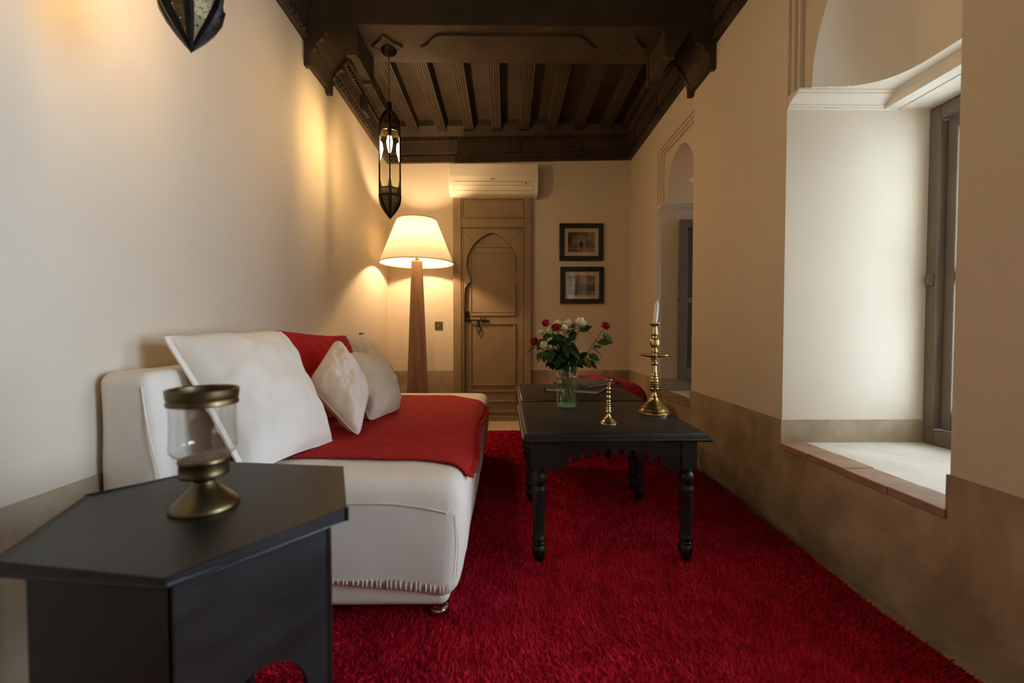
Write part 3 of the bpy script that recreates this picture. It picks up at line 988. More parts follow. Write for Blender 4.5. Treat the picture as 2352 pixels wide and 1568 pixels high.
MB().rbox(-1.090, -0.885, 1.158, 2.89, 0.10, 0.726, 0.034, (8, 40, 14), back_fn).build('backrest', 'sofa', sofa, smooth=70)
# piped seams
sm = MB()
path = [(-0.90 + 0.735 * k / 20, SY0 - 0.010 - 0.0, 0.368 + 0.004 * math.sin(k * 0.4) - 0.035 * max(0, (k - 13) / 7) ** 2) for k in range(21)]
sm.tube(path, 0.0016, 6)
sm.tube([(-0.168, 1.186, 0.333), (-0.150, 1.196, 0.365), (-0.140, 1.215, 0.395), (-0.145, 1.25, 0.412)], 0.0016, 6)
sm.tube([(-0.143, 1.190, 0.33), (-0.134, 1.190, 0.25), (-0.137, 1.192, 0.20), (-0.141, 1.194, 0.15)], 0.0014, 6)
sm.build('seam', 'sofa', sofa, smooth=60)
bs = MB()
bs.tube([(-0.962, 1.154, 0.69), (-0.953, 1.153, 0.62), (-0.938, 1.152, 0.54), (-0.920, 1.152, 0.46), (-0.905, 1.154, 0.38)], 0.0017, 6)
bs.build('seam', 'sofa', sofa, smooth=60)
# gathered hem stitches along the near end
hm = MB()
random.seed(3)
for k in range(34):
    x = -0.60 + k * 0.0133 + random.uniform(-0.003, 0.003)
    zb = 0.104 + 0.044 * min(1, min(abs(x - SX1), 0.6) / 0.6 * 1.3)
    hm.tube([(x, SY0 - 0.0040, zb + 0.000), (x + random.uniform(-0.002, 0.002), SY0 - 0.0062, zb + 0.014), (x, SY0 - 0.0045, zb + 0.028)], [0.0016, 0.0026, 0.0006], 6)
hm.build('hem', 'sofa', sofa, smooth=60)
ft = None
for (x, y) in ((-0.198, 1.262), (-0.198, 2.83), (-0.95, 1.262), (-0.95, 2.83)):
    if ft is None:
        ft = MB().lathe([(0.020, 0.06), (0.020, 0.030), (0.026, 0.028), (0.029, 0.022), (0.029, 0.012), (0.025, 0.008), (0.0, 0.008)], 24, cap=False).build('foot', 'chrome', sofa, smooth=40)
        ft.location = (x, y, 0.003)
    else:
        inst(ft, sofa, (x, y, 0.003))

# red throw over the seat
throw = thing('throw_blanket', 'red woven throw with fringed edge spread over the sofa seat', 'blanket')


def seat_top(s, y):
    """point on the seat skin at arc distance s from the sofa back side towards and over the front edge"""
    flatx = SX1 - 0.055
    L0 = flatx - (-0.93)
    v = (y - SY0) / (SY1 - SY0)
    if s <= L0:
        x = -0.93 + s
        u = (x - SX0) / (SX1 - SX0)
        return (x, SZ + 0.012 * math.sin(PI * u) * math.sin(PI * v) + 0.006)
    a = (s - L0) / 0.06
    if a <= PI / 2:
        u = (flatx - SX0) / (SX1 - SX0)
        zt = SZ + 0.012 * math.sin(PI * u) * math.sin(PI * v) + 0.006
        return (flatx + 0.063 * math.sin(a), zt - 0.062 * (1 - math.cos(a)))
    return (flatx + 0.064, SZ - 0.056 - (s - L0 - 0.06 * PI / 2))


def throw_fn(u, v):
    s = 0.0 + 0.815 * u + 0.010 * math.sin(v * 9) * u
    y = 1.362 + (2.665 - 1.362) * v
    y += (-0.115 * max(0, (u - 0.80) / 0.2) ** 1.5) * (1 - v) * 0.55 + 0.012 * math.sin(u * 5) * (1 - v)
    y -= 0.22 * v * max(0, (u - 0.72) / 0.28)
    x, z = seat_top(s, y)
    z += 0.0018 * noise.noise(Vector((x * 9, y * 9, 0))) + 0.0012
    return (x, y, z)


to = MB().grid(throw_fn, 60, 60).build('throw_cloth', 'red', throw, smooth=60)
md = to.modifiers.new('thick', 'SOLIDIFY'); md.thickness = 0.004; md.offset = 1.0
fg = MB()
random.seed(8)
for k in range(210):
    v = (k + 0.5) / 210
    p = Vector(throw_fn(1.0, v)); q = Vector(throw_fn(0.97, v))
    d = (p - q).normalized()
    for r_ in range(2):
        e = p + d * random.uniform(0.010, 0.022) + Vector((random.uniform(0.003, 0.010), random.uniform(-0.006, 0.006), random.uniform(-0.001, 0.008)))
        fg.tube([p + Vector((0.002, 0, 0.001)), (p + e) / 2 + Vector((0.003, random.uniform(-0.002, 0.002), 0.002)), e], [0.0026, 0.0036, 0.0014], 4)
fg.build('fringe', 'red', throw, smooth=60)


# ================================================================== PILLOWS
def pillow(name, label, mtl, TL, TR, BR, BL, thick, seed, flange=0.0, pinch=0.07, wr=0.006, cr=0.03, group='cushions heaped on the sofa'):
    TL, TR, BR, BL = [Vector(p) for p in (TL, TR, BR, BL)]
    N = ((TR - TL).cross(BL - TL) + (BR - BL).cross(BR - TR)).normalized() * -1
    root = thing(name, label, 'cushion', tuple((TL + TR + BR + BL) / 4), 0, group)
    c0 = (TL + TR + BR + BL) / 4

    def surf(sgn):
        def fn(u, v):
            a = u * 2 - 1; b = v * 2 - 1
            # sides bow inward between the corners
            aa = a * (1 - pinch * (1 - b * b)); bb = b * (1 - pinch * (1 - a * a))
            ck = 1 - cr * (abs(a) * abs(b)) ** 5
            s = (aa * ck + 1) / 2; t = (bb * ck + 1) / 2
            P = (TL * (1 - s) + TR * s) * (1 - t) + (BL * (1 - s) + BR * s) * t
            ka = 1 - abs(a) ** 2.4; kb = 1 - abs(b) ** 2.4
            h = thick / 2 * (max(ka, 0) * max(kb, 0)) ** 0.52
            e = h / (thick / 2)
            wv = noise.noise(Vector((a * 2.2 + seed, b * 2.2, seed * 1.7))) * wr * 1.6 + noise.noise(Vector((a * 5.5 + seed * 2, b * 5.5 + 1, seed))) * wr
            rad = math.atan2(b, a); rr = math.sqrt(a * a + b * b)
            wv += math.sin(rad * 9 + seed) * wr * 0.55 * max(0, rr - 0.45)
            q = P + N * (sgn * (h + wv * min(1, e * 1.4)))
            return tuple(q - c0)
        return fn
    m = MB().grid(surf(1), 36, 36).grid(surf(-1), 36, 36)
    o = m.build('cushion_cover', mtl, root, smooth=80, recalc=True)
    # seam piping round the edge
    loop = []
    f = surf(1)
    for k in range(24): loop.append(f(k / 24, 0))
    for k in range(24): loop.append(f(1, k / 24))
    for k in range(24): loop.append(f(1 - k / 24, 1))
    for k in range(24): loop.append(f(0, 1 - k / 24))
    MB().tube(loop, 0.0024, 6, closed=True).build('seam', mtl, root, smooth=60)
    if flange:
        # flat stitched border on the left edge
        fm = MB()
        for k in range(24):
            pa = Vector(f(0, k / 24)); pb = Vector(f(0, (k + 1) / 24))
            out = (TL - TR).normalized() * flange
            fm.add([pa - N * 0.002, pb - N * 0.002, pb + out - N * 0.004, pa + out - N * 0.004, pa + N * 0.004, pb + N * 0.004, pb + out + N * 0.002, pa + out + N * 0.002],
                   [(0, 1, 2, 3), (4, 7, 6, 5), (2, 6, 7, 3)])
        fm.build('flange', mtl, root, smooth=60)
    return root


pillow('cushion', 'large plain white cotton cushion nearest the glass candle holder', 'cotton', (-1.00, 1.285, 0.825), (-0.905, 1.765, 0.838), (-0.618, 1.555, 0.436), (-0.715, 1.20, 0.435), 0.20, 1.0, flange=0.014, pinch=0.06, wr=0.008)
pillow('cushion', 'red woven cushion behind the white ones', 'red_pillow', (-0.985, 1.875, 0.842), (-0.845, 2.300, 0.812), (-0.66, 2.13, 0.45), (-0.80, 1.74, 0.45), 0.15, 2.3, pinch=0.09, wr=0.008)
pillow('cushion', 'small white linen cushion standing on one corner', 'linen', (-0.790, 1.725, 0.628), (-0.742, 1.905, 0.806), (-0.585, 1.860, 0.580), (-0.540, 1.590, 0.440), 0.18, 3.1, pinch=0.035, wr=0.012, cr=0.09)
pillow('cushion', 'cream linen cushion tilted between the standing cushion and the lamp', 'linen2', (-0.775, 2.085, 0.735), (-0.690, 2.420, 0.690), (-0.525, 2.150, 0.448), (-0.585, 1.845, 0.448), 0.17, 4.7, pinch=0.035, wr=0.012, cr=0.07)
pillow('cushion', 'pale grey linen cushion farthest along the sofa back', 'linen2', (-0.965, 2.50, 0.815), (-0.890, 2.880, 0.818), (-0.66, 2.66, 0.45), (-0.76, 2.33, 0.45), 0.14, 6.2, pinch=0.06, wr=0.008)

# ================================================================== COFFEE TABLES
TZ = 0.486


def coffee_table(label, loc):
    t = thing('coffee_table', label, 'table', loc, 0.0, 'black coffee tables set end to end')
    hx, hy = 0.328, 0.342
    # moulded top
    prof = [(-0.012, TZ - 0.032), (-0.002, TZ - 0.030), (0.0, TZ - 0.024), (-0.002, TZ - 0.018), (-0.009, TZ - 0.014), (-0.011, TZ - 0.008), (-0.017, TZ - 0.002), (-0.024, TZ)]
    m = MB(); n = len(prof)
    for o_, z in prof:
        m.v += [(-hx - o_, -hy - o_, z), (hx + o_, -hy - o_, z), (hx + o_, hy + o_, z), (-hx - o_, hy + o_, z)]
    for k in range(n - 1):
        for c in range(4):
            d = (c + 1) % 4
            m.f.append((k * 4 + c, k * 4 + d, (k + 1) * 4 + d, (k + 1) * 4 + c))
    m.f.append((3, 2, 1, 0)); m.f.append(tuple((n - 1) * 4 + c for c in range(4)))
    m.map(lambda p: p)
    m.build('table_top', 'black_wood', t, smooth=35)
    lx, ly = 0.263, 0.277
    # scalloped aprons
    def apron_outline(half):
        sx = half / 0.24
        zb = lambda u: 0.402 - 0.040 * (abs(u) / (0.165)) ** 2.0
        bot = [(-half, 0.346), (-0.190 * sx, 0.346), (-0.184 * sx, 0.352), (-0.172 * sx, 0.356), (-0.166 * sx, 0.3605)]
        cs = [-0.147, -0.105, -0.063, -0.021, 0.021, 0.063, 0.105, 0.147]
        for c in cs:
            c *= sx; r = 0.0115
            z0 = 0.402 - 0.040 * (abs(c / sx) / 0.165) ** 2
            bot.append((c - 0.007, z0))
            for q in range(9):
                a = PI + 0.9 - (PI + 1.8) * q / 8
                a = (PI * 1.29) - (PI * 1.58) * q / 8
                bot.append((c + r * math.cos(a), z0 + 0.011 + r * math.sin(a)))
            bot.append((c + 0.007, z0))
        bot += [(0.166 * sx, 0.3605), (0.172 * sx, 0.356), (0.184 * sx, 0.352), (0.190 * sx, 0.346), (half, 0.346)]
        return bot + [(half, TZ - 0.030), (-half, TZ - 0.030)]
    for s in (-1, 1):
        MB().prism(apron_outline(lx - 0.015), 'y', s * (ly + 0.012) - 0.010, s * (ly + 0.012) + 0.010).build('apron', 'black_wood', t, bevel=0.0015, recalc=True)
    for s in (-1, 1):
        MB().prism(apron_outline(ly - 0.015), 'x', s * (lx + 0.012) - 0.010, s * (lx + 0.012) + 0.010).build('apron', 'black_wood', t, bevel=0.0015, recalc=True)
    lp = [(0.0, 0.006), (0.015, 0.006), (0.0165, 0.022), (0.019, 0.028), (0.0245, 0.040), (0.0255, 0.050), (0.0235, 0.062), (0.018, 0.068), (0.0215, 0.072), (0.0215, 0.077),
          (0.018, 0.081), (0.024, 0.086), (0.0255, 0.093), (0.0235, 0.100), (0.0205, 0.105), (0.0205, 0.112), (0.0195, 0.116), (0.0245, 0.258), (0.026, 0.266), (0.0255, 0.272), (0.0205, 0.280),
          (0.0205, 0.285), (0.0245, 0.291), (0.0262, 0.303), (0.0258, 0.316), (0.022, 0.326), (0.017, 0.331), (0.017, 0.346)]
    leg0 = None
    for sx in (-1, 1):
        for sy in (-1, 1):
            if leg0 is None:
                lm = MB().lathe(lp, 24).box(-0.027, 0.027, -0.027, 0.027, 0.345, TZ - 0.03)
                leg0 = lm.build('leg', 'black_wood', t, smooth=35)
                leg0.location = (sx * lx, sy * ly, 0.006)
            else:
                inst(leg0, t, (sx * lx, sy * ly, 0.006))
    return t


ct1 = coffee_table('black carved coffee table holding the vase and brass candlesticks', (0.378, 1.812, 0))
ct2 = copy_tree(ct1)
ct2.location = (0.389, 2.507, 0)
ct2['label'] = 'black coffee table behind, holding the stacked books'

# ================================================================== SIDE TABLE
HZ = 0.53
hcx, hcy, hr, ha = -0.5295, 0.7812, 0.2548, -1.177
st_ = thing('hexagonal_side_table', 'black hexagonal side table with solid panels and arched cutouts', 'table', (hcx, hcy, 0))
hv = [(math.cos(ha + k * PI / 3), math.sin(ha + k * PI / 3)) for k in range(6)]
MB().prism([(hr * a, hr * b) for a, b in hv], 'z', HZ - 0.016, HZ).build('table_top', 'black_wood', st_, bevel=0.004, bseg=3)
rb_ = hr * 0.815
for k in range(6):
    a = Vector((hv[k][0] * rb_, hv[k][1] * rb_, 0)); b = Vector((hv[(k + 1) % 6][0] * rb_, hv[(k + 1) % 6][1] * rb_, 0))
    d = (b - a); L = d.length; d.normalize(); nrm = Vector((d.y, -d.x, 0))
    out = [(-0.0092, 0.012), (0.030, 0.012), (0.030, 0.20)]
    for q in range(13):
        t = q / 12
        ang = PI - PI * t
        out.append((L / 2 + (L / 2 - 0.035) * math.cos(ang) * (1.0 if abs(math.cos(ang)) < 0.99 else 1), 0.235 + 0.085 * math.sin(ang)))
    out += [(L - 0.030, 0.20), (L - 0.030, 0.012), (L, 0.012), (L, HZ - 0.016), (-0.0092, HZ - 0.016)]
    m = MB().prism(out, 'y', -0.016, 0.0)
    m.map(lambda p: tuple(a + d * p[0] + nrm * (-p[1] - 0.016 + 0.016) + Vector((0, 0, p[2]))))
    m.map(lambda p: p)
    m.build('side_panel', 'black_wood', st_, bevel=0.002, recalc=True)

# glass hurricane candle holder on it
hur = thing('hurricane_candle_holder', 'glass candle holder with aged brass rim and foot', 'candle holder', (-0.529, 0.762, HZ))
MB().lathe([(0.0, 0.001), (0.0525, 0.001), (0.0530, 0.004), (0.0505, 0.009), (0.0425, 0.017), (0.0330, 0.026), (0.0240, 0.035), (0.0185, 0.042), (0.0165, 0.047),
            (0.0200, 0.053), (0.0280, 0.056), (0.0375, 0.0575), (0.0385, 0.060), (0.0375, 0.064), (0.0370, 0.080), (0.0390, 0.083), (0.0385, 0.087), (0.034, 0.088), (0.0, 0.086)], 48).build('foot', 'old_brass', hur, smooth=40)
MB().lathe([(0.033, 0.089), (0.037, 0.090), (0.0455, 0.096), (0.0500, 0.103), (0.0510, 0.109), (0.0497, 0.120), (0.0490, 0.150), (0.0500, 0.192)], 48, cap=False).build('glass_cup', 'glass', hur, smooth=60)
MB().lathe([(0.0505, 0.180), (0.0530, 0.181), (0.0535, 0.186), (0.0518, 0.190), (0.0535, 0.194), (0.0540, 0.201), (0.0545, 0.207), (0.0525, 0.209), (0.0505, 0.207), (0.0495, 0.195), (0.0505, 0.180)], 48, cap=False).build('rim', 'old_brass', hur, smooth=40)

# ================================================================== CANDLESTICKS
big = thing('tall_candlestick', 'tall turned brass candlestick with drip tray holding a white candle', 'candlestick', (0.626, 1.835, TZ))
k = 0.000363
zb = lambda y: (1393 - y) * k
bp = [(0, 1393), (168, 1393), (176, 1386), (175, 1376), (166, 1368), (170, 1358), (158, 1346), (148, 1332), (150, 1326), (128, 1308), (112, 1292), (113, 1286), (88, 1266), (66, 1246), (52, 1226), (42, 1206),
      (46, 1200), (36, 1190), (30, 1172), (24, 1156), (24, 1146), (40, 1128), (56, 1112), (60, 1100), (56, 1092), (60, 1084), (62, 1070), (54, 1060), (58, 1050), (58, 1036), (50, 1026), (54, 1016), (52, 1002), (45, 994),
      (48, 984), (46, 970), (38, 960), (41, 950), (38, 938), (32, 928), (34, 918), (31, 902), (28, 880), (26, 850), (24, 834), (36, 822), (40, 808), (38, 794), (28, 782), (30, 768), (44, 756), (46, 744), (28, 736), (0, 736)]
MB().lathe([(r * k, zb(y)) for r, y in bp], 40).build('base_stem', 'brass', big, smooth=38)
tp = [(26, 742), (60, 738), (120, 728), (165, 716), (178, 708), (177, 703), (160, 710), (100, 720), (40, 724), (26, 722)]
MB().lathe([(r * k, zb(y)) for r, y in tp], 48, cap=False).build('drip_tray', 'brass', big, smooth=40)
up = [(0, 726), (26, 724), (26, 700), (34, 684), (40, 666), (38, 650), (28, 640), (26, 628), (36, 612), (54, 600), (57, 590), (57, 540), (52, 528), (36, 518), (26, 505), (24, 492), (38, 476), (40, 462), (36, 440), (32, 410), (28, 384), (34, 370), (56, 356), (68, 346), (67, 341), (50, 344), (25, 352), (0, 352)]
MB().lathe([(r * k, zb(y)) for r, y in up], 40).build('upper_stem', 'brass', big, smooth=38)
cn = [(0, 352), (26, 350), (25.5, 280), (24.5, 130), (21, 112), (12, 96), (5, 76), (0, 74)]
cd_ = MB().lathe([(r * k, zb(y)) for r, y in cn], 20)
cd_.map(lambda p: (p[0] + (p[2] - zb(352)) * 0.10, p[1], p[2]))
cndl = cd_.build('candle', 'wax', big, smooth=50)
x0 = (zb(76) - zb(352)) * 0.10
MB().tube([(x0, 0, zb(78)), (x0 + 0.002, 0, zb(60)), (x0 + 0.006, 0, zb(40)), (x0 + 0.011, 0, zb(26)), (x0 + 0.014, 0, zb(20))], [0.0016, 0.0013, 0.0012, 0.001, 0.0006], 6).build('wick', 'wick', cndl, smooth=60)

sml = thing('small_candlestick', 'small slender brass candlestick without a candle', 'candlestick', (0.382, 1.625, TZ))
k2 = 0.000322
zs = lambda y: (1512 - y) * k2
sp = [(0, 1512), (92, 1512), (100, 1505), (99, 1497), (88, 1488), (90, 1480), (74, 1466), (62, 1456), (62, 1450), (46, 1440), (34, 1424), (22, 1406), (16, 1392), (16, 1384), (30, 1374), (33, 1366), (30, 1358), (24, 1352),
      (31, 1344), (30, 1336), (23, 1330), (29, 1322), (28, 1314), (22, 1308), (27, 1300), (26, 1290), (21, 1284), (26, 1276), (25, 1264), (20, 1258), (25, 1248), (24, 1236), (19, 1228), (23, 1214), (26, 1196), (24, 1184), (16, 1172), (18, 1160),
      (26, 1146), (24, 1132), (16, 1122), (18, 1112), (27, 1100), (26, 1088), (18, 1078), (21, 1050), (22, 1022), (24, 1010), (40, 1000), (45, 993), (43, 987), (20, 990), (0, 996)]
MB().lathe([(r * k2, zs(y)) for r, y in sp], 32).build('stem', 'brass', sml, smooth=38)

# ================================================================== VASE AND ROSES
VX, VY = 0.277, 2.000
vase = thing('glass_vase', 'clear green tinted glass vase filled with water', 'vase', (VX, VY, TZ))
vp = [(0.0, 0.001), (0.044, 0.001), (0.0455, 0.006), (0.0475, 0.10), (0.049, 0.128), (0.053, 0.136), (0.054, 0.142), (0.052, 0.147), (0.047, 0.152), (0.0465, 0.190)]
MB().lathe(vp, 40, cap=False).build('vase_wall', 'vase_glass', vase, smooth=50)
MB().lathe([(0.0, 0.002), (0.0435, 0.002), (0.045, 0.006), (0.0435, 0.013), (0.0, 0.011)], 40, cap=False).build('base_glass', 'base_glass', vase, smooth=50)
MB().lathe([(0.0, 0.128), (0.043, 0.128)], 40, cap=False).build('water', 'water', vase, smooth=50)


def leaf_mesh():
    m = MB()
    L = 1.0; nl = 8
    rows = []
    for i in range(nl + 1):
        t = i / nl
        wv = 0.30 * math.sin(PI * t ** 0.82) * (1.0 if i % 2 == 0 else 0.93)
        z = -0.16 * t * t
        rows.append([(-wv, t, z + 0.10 * wv + 0.02), (0, t, z), (wv, t, z + 0.10 * wv + 0.02)])
    for r in rows:
        m.v += r
    m.add([(-0.012, -0.35, -0.05), (0.012, -0.35, -0.05), (0.012, 0.05, 0.004), (-0.012, 0.05, 0.004)], [(0, 1, 2, 3)])
    for i in range(nl):
        for c in range(2):
            m.f.append((i * 3 + c, i * 3 + c + 1, (i + 1) * 3 + c + 1, (i + 1) * 3 + c))
    return m


def bloom_mesh(R_, open_=0.6, seed=0):
    rnd = random.Random(seed)
    m = MB()
    # tight heart
    m.lathe([(0.0, -0.1 * R_), (0.35 * R_, 0.0), (0.48 * R_, 0.4 * R_), (0.42 * R_, 1.0 * R_), (0.24 * R_, 1.35 * R_), (0.08 * R_, 1.25 * R_), (0, 1.1 * R_)], 10)
    for ring, (cnt, tilt, sz) in enumerate(((4, 0.10, 0.95), (5, 0.28 + 0.25 * open_, 1.05), (6, 0.45 + 0.55 * open_, 1.10))):
        for q in range(cnt):
            a0 = 2 * PI * (q + 0.5 * ring) / cnt + rnd.uniform(-0.2, 0.2)
            hgt = R_ * sz * 1.45 * rnd.uniform(0.92, 1.08) * (1 - 0.10 * ring)
            tl = tilt * rnd.uniform(0.8, 1.2)

            def fn(u, v):
                a = a0 + (u - 0.5) * (2.0 - 0.25 * ring)
                wd = math.sin(PI * min(1, 0.25 + 0.62 * v))
                a = a0 + (a - a0) * wd
                rad = R_ * (0.18 + (0.46 + 0.13 * ring) * math.sin(PI * min(1, 0.15 + 0.60 * v))) + tl * hgt * v ** 3 * 0.30
                zz = hgt * (v * (1 - 0.22 * v * v * tl * 2)) * (1 - 0.10 * (2 * u - 1) ** 2 * v)
                if v > 0.85:
                    rad += 0.06 * R_ * ring
                return (rad * math.cos(a), rad * math.sin(a), zz - 0.1 * R_)
            m.grid(fn, 6, 5)
    return m


LEAF = leaf_mesh()
leaf_me = None
random.seed(21)
ROSES = [  # x, y, z, radius, colour, open, lean hint, label
    (0.177, 1.95, 0.862, 0.0185, 'r', 0.15, 'upright red rose bud on the tall left of the bouquet'),
    (0.217, 1.90, 0.842, 0.0215, 'r', 0.55, 'open dark red rose in front of the white blooms'),
    (0.129, 1.95, 0.780, 0.0205, 'r', 0.35, 'red rose leaning out lowest towards the door'),
    (0.440, 1.95, 0.850, 0.0200, 'r', 0.35, 'single red rose reaching out towards the tall candlestick'),
    (0.332, 1.97, 0.862, 0.0270, 'w', 0.55, 'largest cream white rose at the top of the bouquet'),
    (0.284, 2.00, 0.858, 0.0235, 'w', 0.40, 'cream white rose beside the largest white bloom'),
    (0.236, 2.02, 0.858, 0.0220, 'w', 0.45, 'cream white rose directly behind the open red rose'),
    (0.258, 1.96, 0.840, 0.0185, 'w', 0.40, 'half hidden cream rose in the middle of the bouquet'),
    (0.194, 1.93, 0.828, 0.0200, 'w', 0.45, 'cream rose just below the upright red bud'),
    (0.157, 1.97, 0.826, 0.0125, 'w', 0.05, 'small closed white rose bud beside the cream rose'),
    (0.168, 1.93, 0.766, 0.0200, 'w', 0.40, 'low cream rose next to the lowest red rose'),
    (0.310, 2.05, 0.852, 0.0150, 'r', 0.2, 'small red rose mostly hidden behind the white blooms'),
]
for i, (bx, by, bz, R_, colr, op, lab) in enumerate(ROSES):
    root = thing('rose', lab, 'flower', (VX, VY, TZ + 0.012), 0, 'cut roses in the glass vase')
    end = Vector((bx - VX, by - VY, bz - TZ - 0.012))
    a = i * 2.4
    st0 = Vector((-0.030 * math.cos(math.atan2(end.y, end.x)) + 0.016 * math.cos(a), 0.026 * math.sin(a), 0.004))
    neck = Vector((end.x * 0.18 + 0.020 * math.cos(a), end.y * 0.2 + 0.020 * math.sin(a), 0.175))
    pts_ = []
    for q in range(13):
        t = q / 12
        p = st0 * (1 - t) ** 2 + neck * 2 * t * (1 - t) * 1.0 + end * t * t
        pts_.append(p)
    # keep the stem inside the vase wall below the rim
    for p in pts_:
        if p.z < 0.18:
            r = math.hypot(p.x, p.y)
            if r > 0.038:
                p.x *= 0.038 / r; p.y *= 0.038 / r
    MB().tube(pts_, [0.0024] * 12 + [0.0020], 6).build('stem', 'stem', root, smooth=60)
    d = (pts_[-1] - pts_[-2]).normalized()
    bm_ = bloom_mesh(R_, op, i)
    rot = Vector((0, 0, 1)).rotation_difference((d + Vector((0, -0.25, 0.35))).normalized())
    bl = bm_.build('bloom', 'petal_red' if colr == 'r' else 'petal_white', root, smooth=50)
    bl.location = end; bl.rotation_mode = 'QUATERNION'; bl.rotation_quaternion = rot
    # sepals
    sp_ = MB()
    for q in range(5):
        aa = 2 * PI * q / 5 + i
        sp_.add([(0.2 * R_ * math.cos(aa + 0.5), 0.2 * R_ * math.sin(aa + 0.5), -0.15 * R_), (0.2 * R_ * math.cos(aa - 0.5), 0.2 * R_ * math.sin(aa - 0.5), -0.15 * R_),
                 (0.85 * R_ * math.cos(aa), 0.85 * R_ * math.sin(aa), 0.25 * R_), (1.15 * R_ * math.cos(aa), 1.15 * R_ * math.sin(aa), -0.25 * R_)], [(0, 1, 2), (0, 2, 3), (1, 3, 2)])
    sp_.lathe([(0.05 * R_, -0.45 * R_), (0.26 * R_, -0.25 * R_), (0.2 * R_, 0.0)], 8)
    so = sp_.build('sepals', 'stem', root, smooth=60)
    so.location = end; so.rotation_mode = 'QUATERNION'; so.rotation_quaternion = rot
    # leaves along the upper stem
    for q in range(20):
        t = random.uniform(0.52, 0.96) if q > 5 else random.uniform(0.50, 0.62)
        p = pts_[int(t * 12)].copy()
        if p.z < 0.195:
            p.z = random.uniform(0.195, 0.26)
        oa = random.uniform(0, 2 * PI); orad = random.uniform(0.0, 0.035)
        p += Vector((orad * math.cos(oa), orad * math.sin(oa), random.uniform(-0.01, 0.01)))
        yaw = random.uniform(0, 2 * PI)
        pitch = random.uniform(-1.2, 0.8)
        if p.z < 0.25:
            pitch = random.uniform(-1.2, -0.1)
        if q > 5:
            yaw = oa - PI / 2 + random.uniform(-0.8, 0.8)
        L = random.uniform(0.040, 0.070)
        if leaf_me is None:
            lo = LEAF.build('leaf', 'leaf', root, smooth=70); leaf_me = lo.data
        else:
            lo = bpy.data.objects.new('leaf', leaf_me); COL.objects.link(lo); lo.parent = root
        lo.location = p; lo.rotation_euler = (pitch, random.uniform(-0.9, 0.9), yaw); lo.scale = (L * 1.05, L, L)

# ================================================================== BOOKS
def book(name, label, corners, z0, z1, cover, spine=None):
    """corners: near-left, near-right, far-right, far-left in plan"""
    c = [Vector((p[0], p[1], 0)) for p in corners]
    ctr = sum(c, Vector()) / 4
    t = thing(name, label, 'book', (ctr.x, ctr.y, z0), 0, 'books stacked on the rear coffee table')
    c = [p - ctr for p in c]
    h = z1 - z0

    def slab(scale, za, zb_):
        m = MB()
        m.prism([(p.x * scale, p.y * scale) for p in c], 'z', za, zb_)
        return m
    slab(1.0, 0, 0.003).build('cover', cover, t, bevel=0.0008, recalc=True)
    slab(1.0, h - 0.003, h).build('cover', cover, t, bevel=0.0008, recalc=True)
    slab(0.972, 0.003, h - 0.003).build('pages', 'paper', t, recalc=True)
    e = (c[2] - c[1]).normalized()
    m = MB()
    a, b = c[3], c[0]
    nn = Vector((-(b - a).y, (b - a).x, 0)).normalized() * 0.003
    m.add([tuple(a + Vector((0, 0, 0))), tuple(b), tuple(b - nn), tuple(a - nn), tuple(a + Vector((0, 0, h))), tuple(b + Vector((0, 0, h))), tuple(b - nn + Vector((0, 0, h))), tuple(a - nn + Vector((0, 0, h)))],
          [(0, 1, 2, 3), (4, 7, 6, 5), (0, 4, 5, 1), (2, 6, 7, 3), (1, 5, 6, 2), (0, 3, 7, 4)])
    m.build('spine', cover, t, recalc=True)
    return t, c, h


b1, c1, h1 = book('hardback_book', 'dark hardback book at the bottom of the pile', [(0.219, 2.500), (0.502, 2.372), (0.600, 2.590), (0.317, 2.718)], TZ + 0.0005, TZ + 0.0215, 'book_dark')
b2, c2, h2 = book('hardback_book', 'slate blue picture book lying skewed on the dark book', [(0.458, 2.455), (0.668, 2.660), (0.500, 2.835), (0.285, 2.630)], TZ + 0.0222, TZ + 0.0400, 'book_blue')
# gilt lines and a faint flourish of script on the cover
u1 = (c2[1] - c2[0]); u2 = (c2[3] - c2[0])


def cv(a, b):
    p = c2[0] + u1 * a + u2 * b
    return (p.x, p.y, h2 + 0.0003)


gl = MB()
for a0, a1, b0, b1_ in ((0.06, 0.94, 0.72, 0.735), (0.06, 0.94, 0.86, 0.872)):
    gl.add([cv(a0, b0), cv(a1, b0), cv(a1, b1_), cv(a0, b1_)], [(0, 1, 2, 3)])
gl.build('gilt_line', 'gold', b2)
scp = MB()
prevp = None
for k in range(70):
    a = 0.22 + 0.62 * k / 69
    b = 0.34 + 0.05 * math.sin(k * 0.9) + 0.02 * math.sin(k * 2.3)
    if prevp:
        pa, pb = prevp
        scp.add([cv(pa, pb), cv(a, b), cv(a, b + 0.016), cv(pa, pb + 0.016)], [(0, 1, 2, 3)])
    prevp = (a, b)
scp.build('script', 'pale_ink', b2)

# ================================================================== STRIPED POUF behind the tables
pf = thing('floor_pouf', 'red pouf seat with dark stripes behind the coffee tables', 'pouf', (0.70, 3.24, 0))


def pouf_fn(p):
    x, y, z = p
    if z > 0.3:
        z += 0.05 * (1 - (x / 0.33) ** 2) - 0.02
        z += 0.005 * noise.noise(Vector((x * 8, y * 8, 2)))
    return (x, y, z)


MB().rbox(-0.29, 0.29, -0.30, 0.30, 0.012, 0.455, 0.11, (10, 10, 8), pouf_fn).build('pouf_cover', 'stripes', pf, smooth=70)
MB().tube([(0.295 * math.copysign(abs(math.cos(q)) ** 0.5, math.cos(q)), 0.305 * math.copysign(abs(math.sin(q)) ** 0.5, math.sin(q)), 0.22) for q in [2 * PI * k / 40 for k in range(40)]], 0.006, 6, closed=True).build('piping', 'stripes', pf, smooth=60)

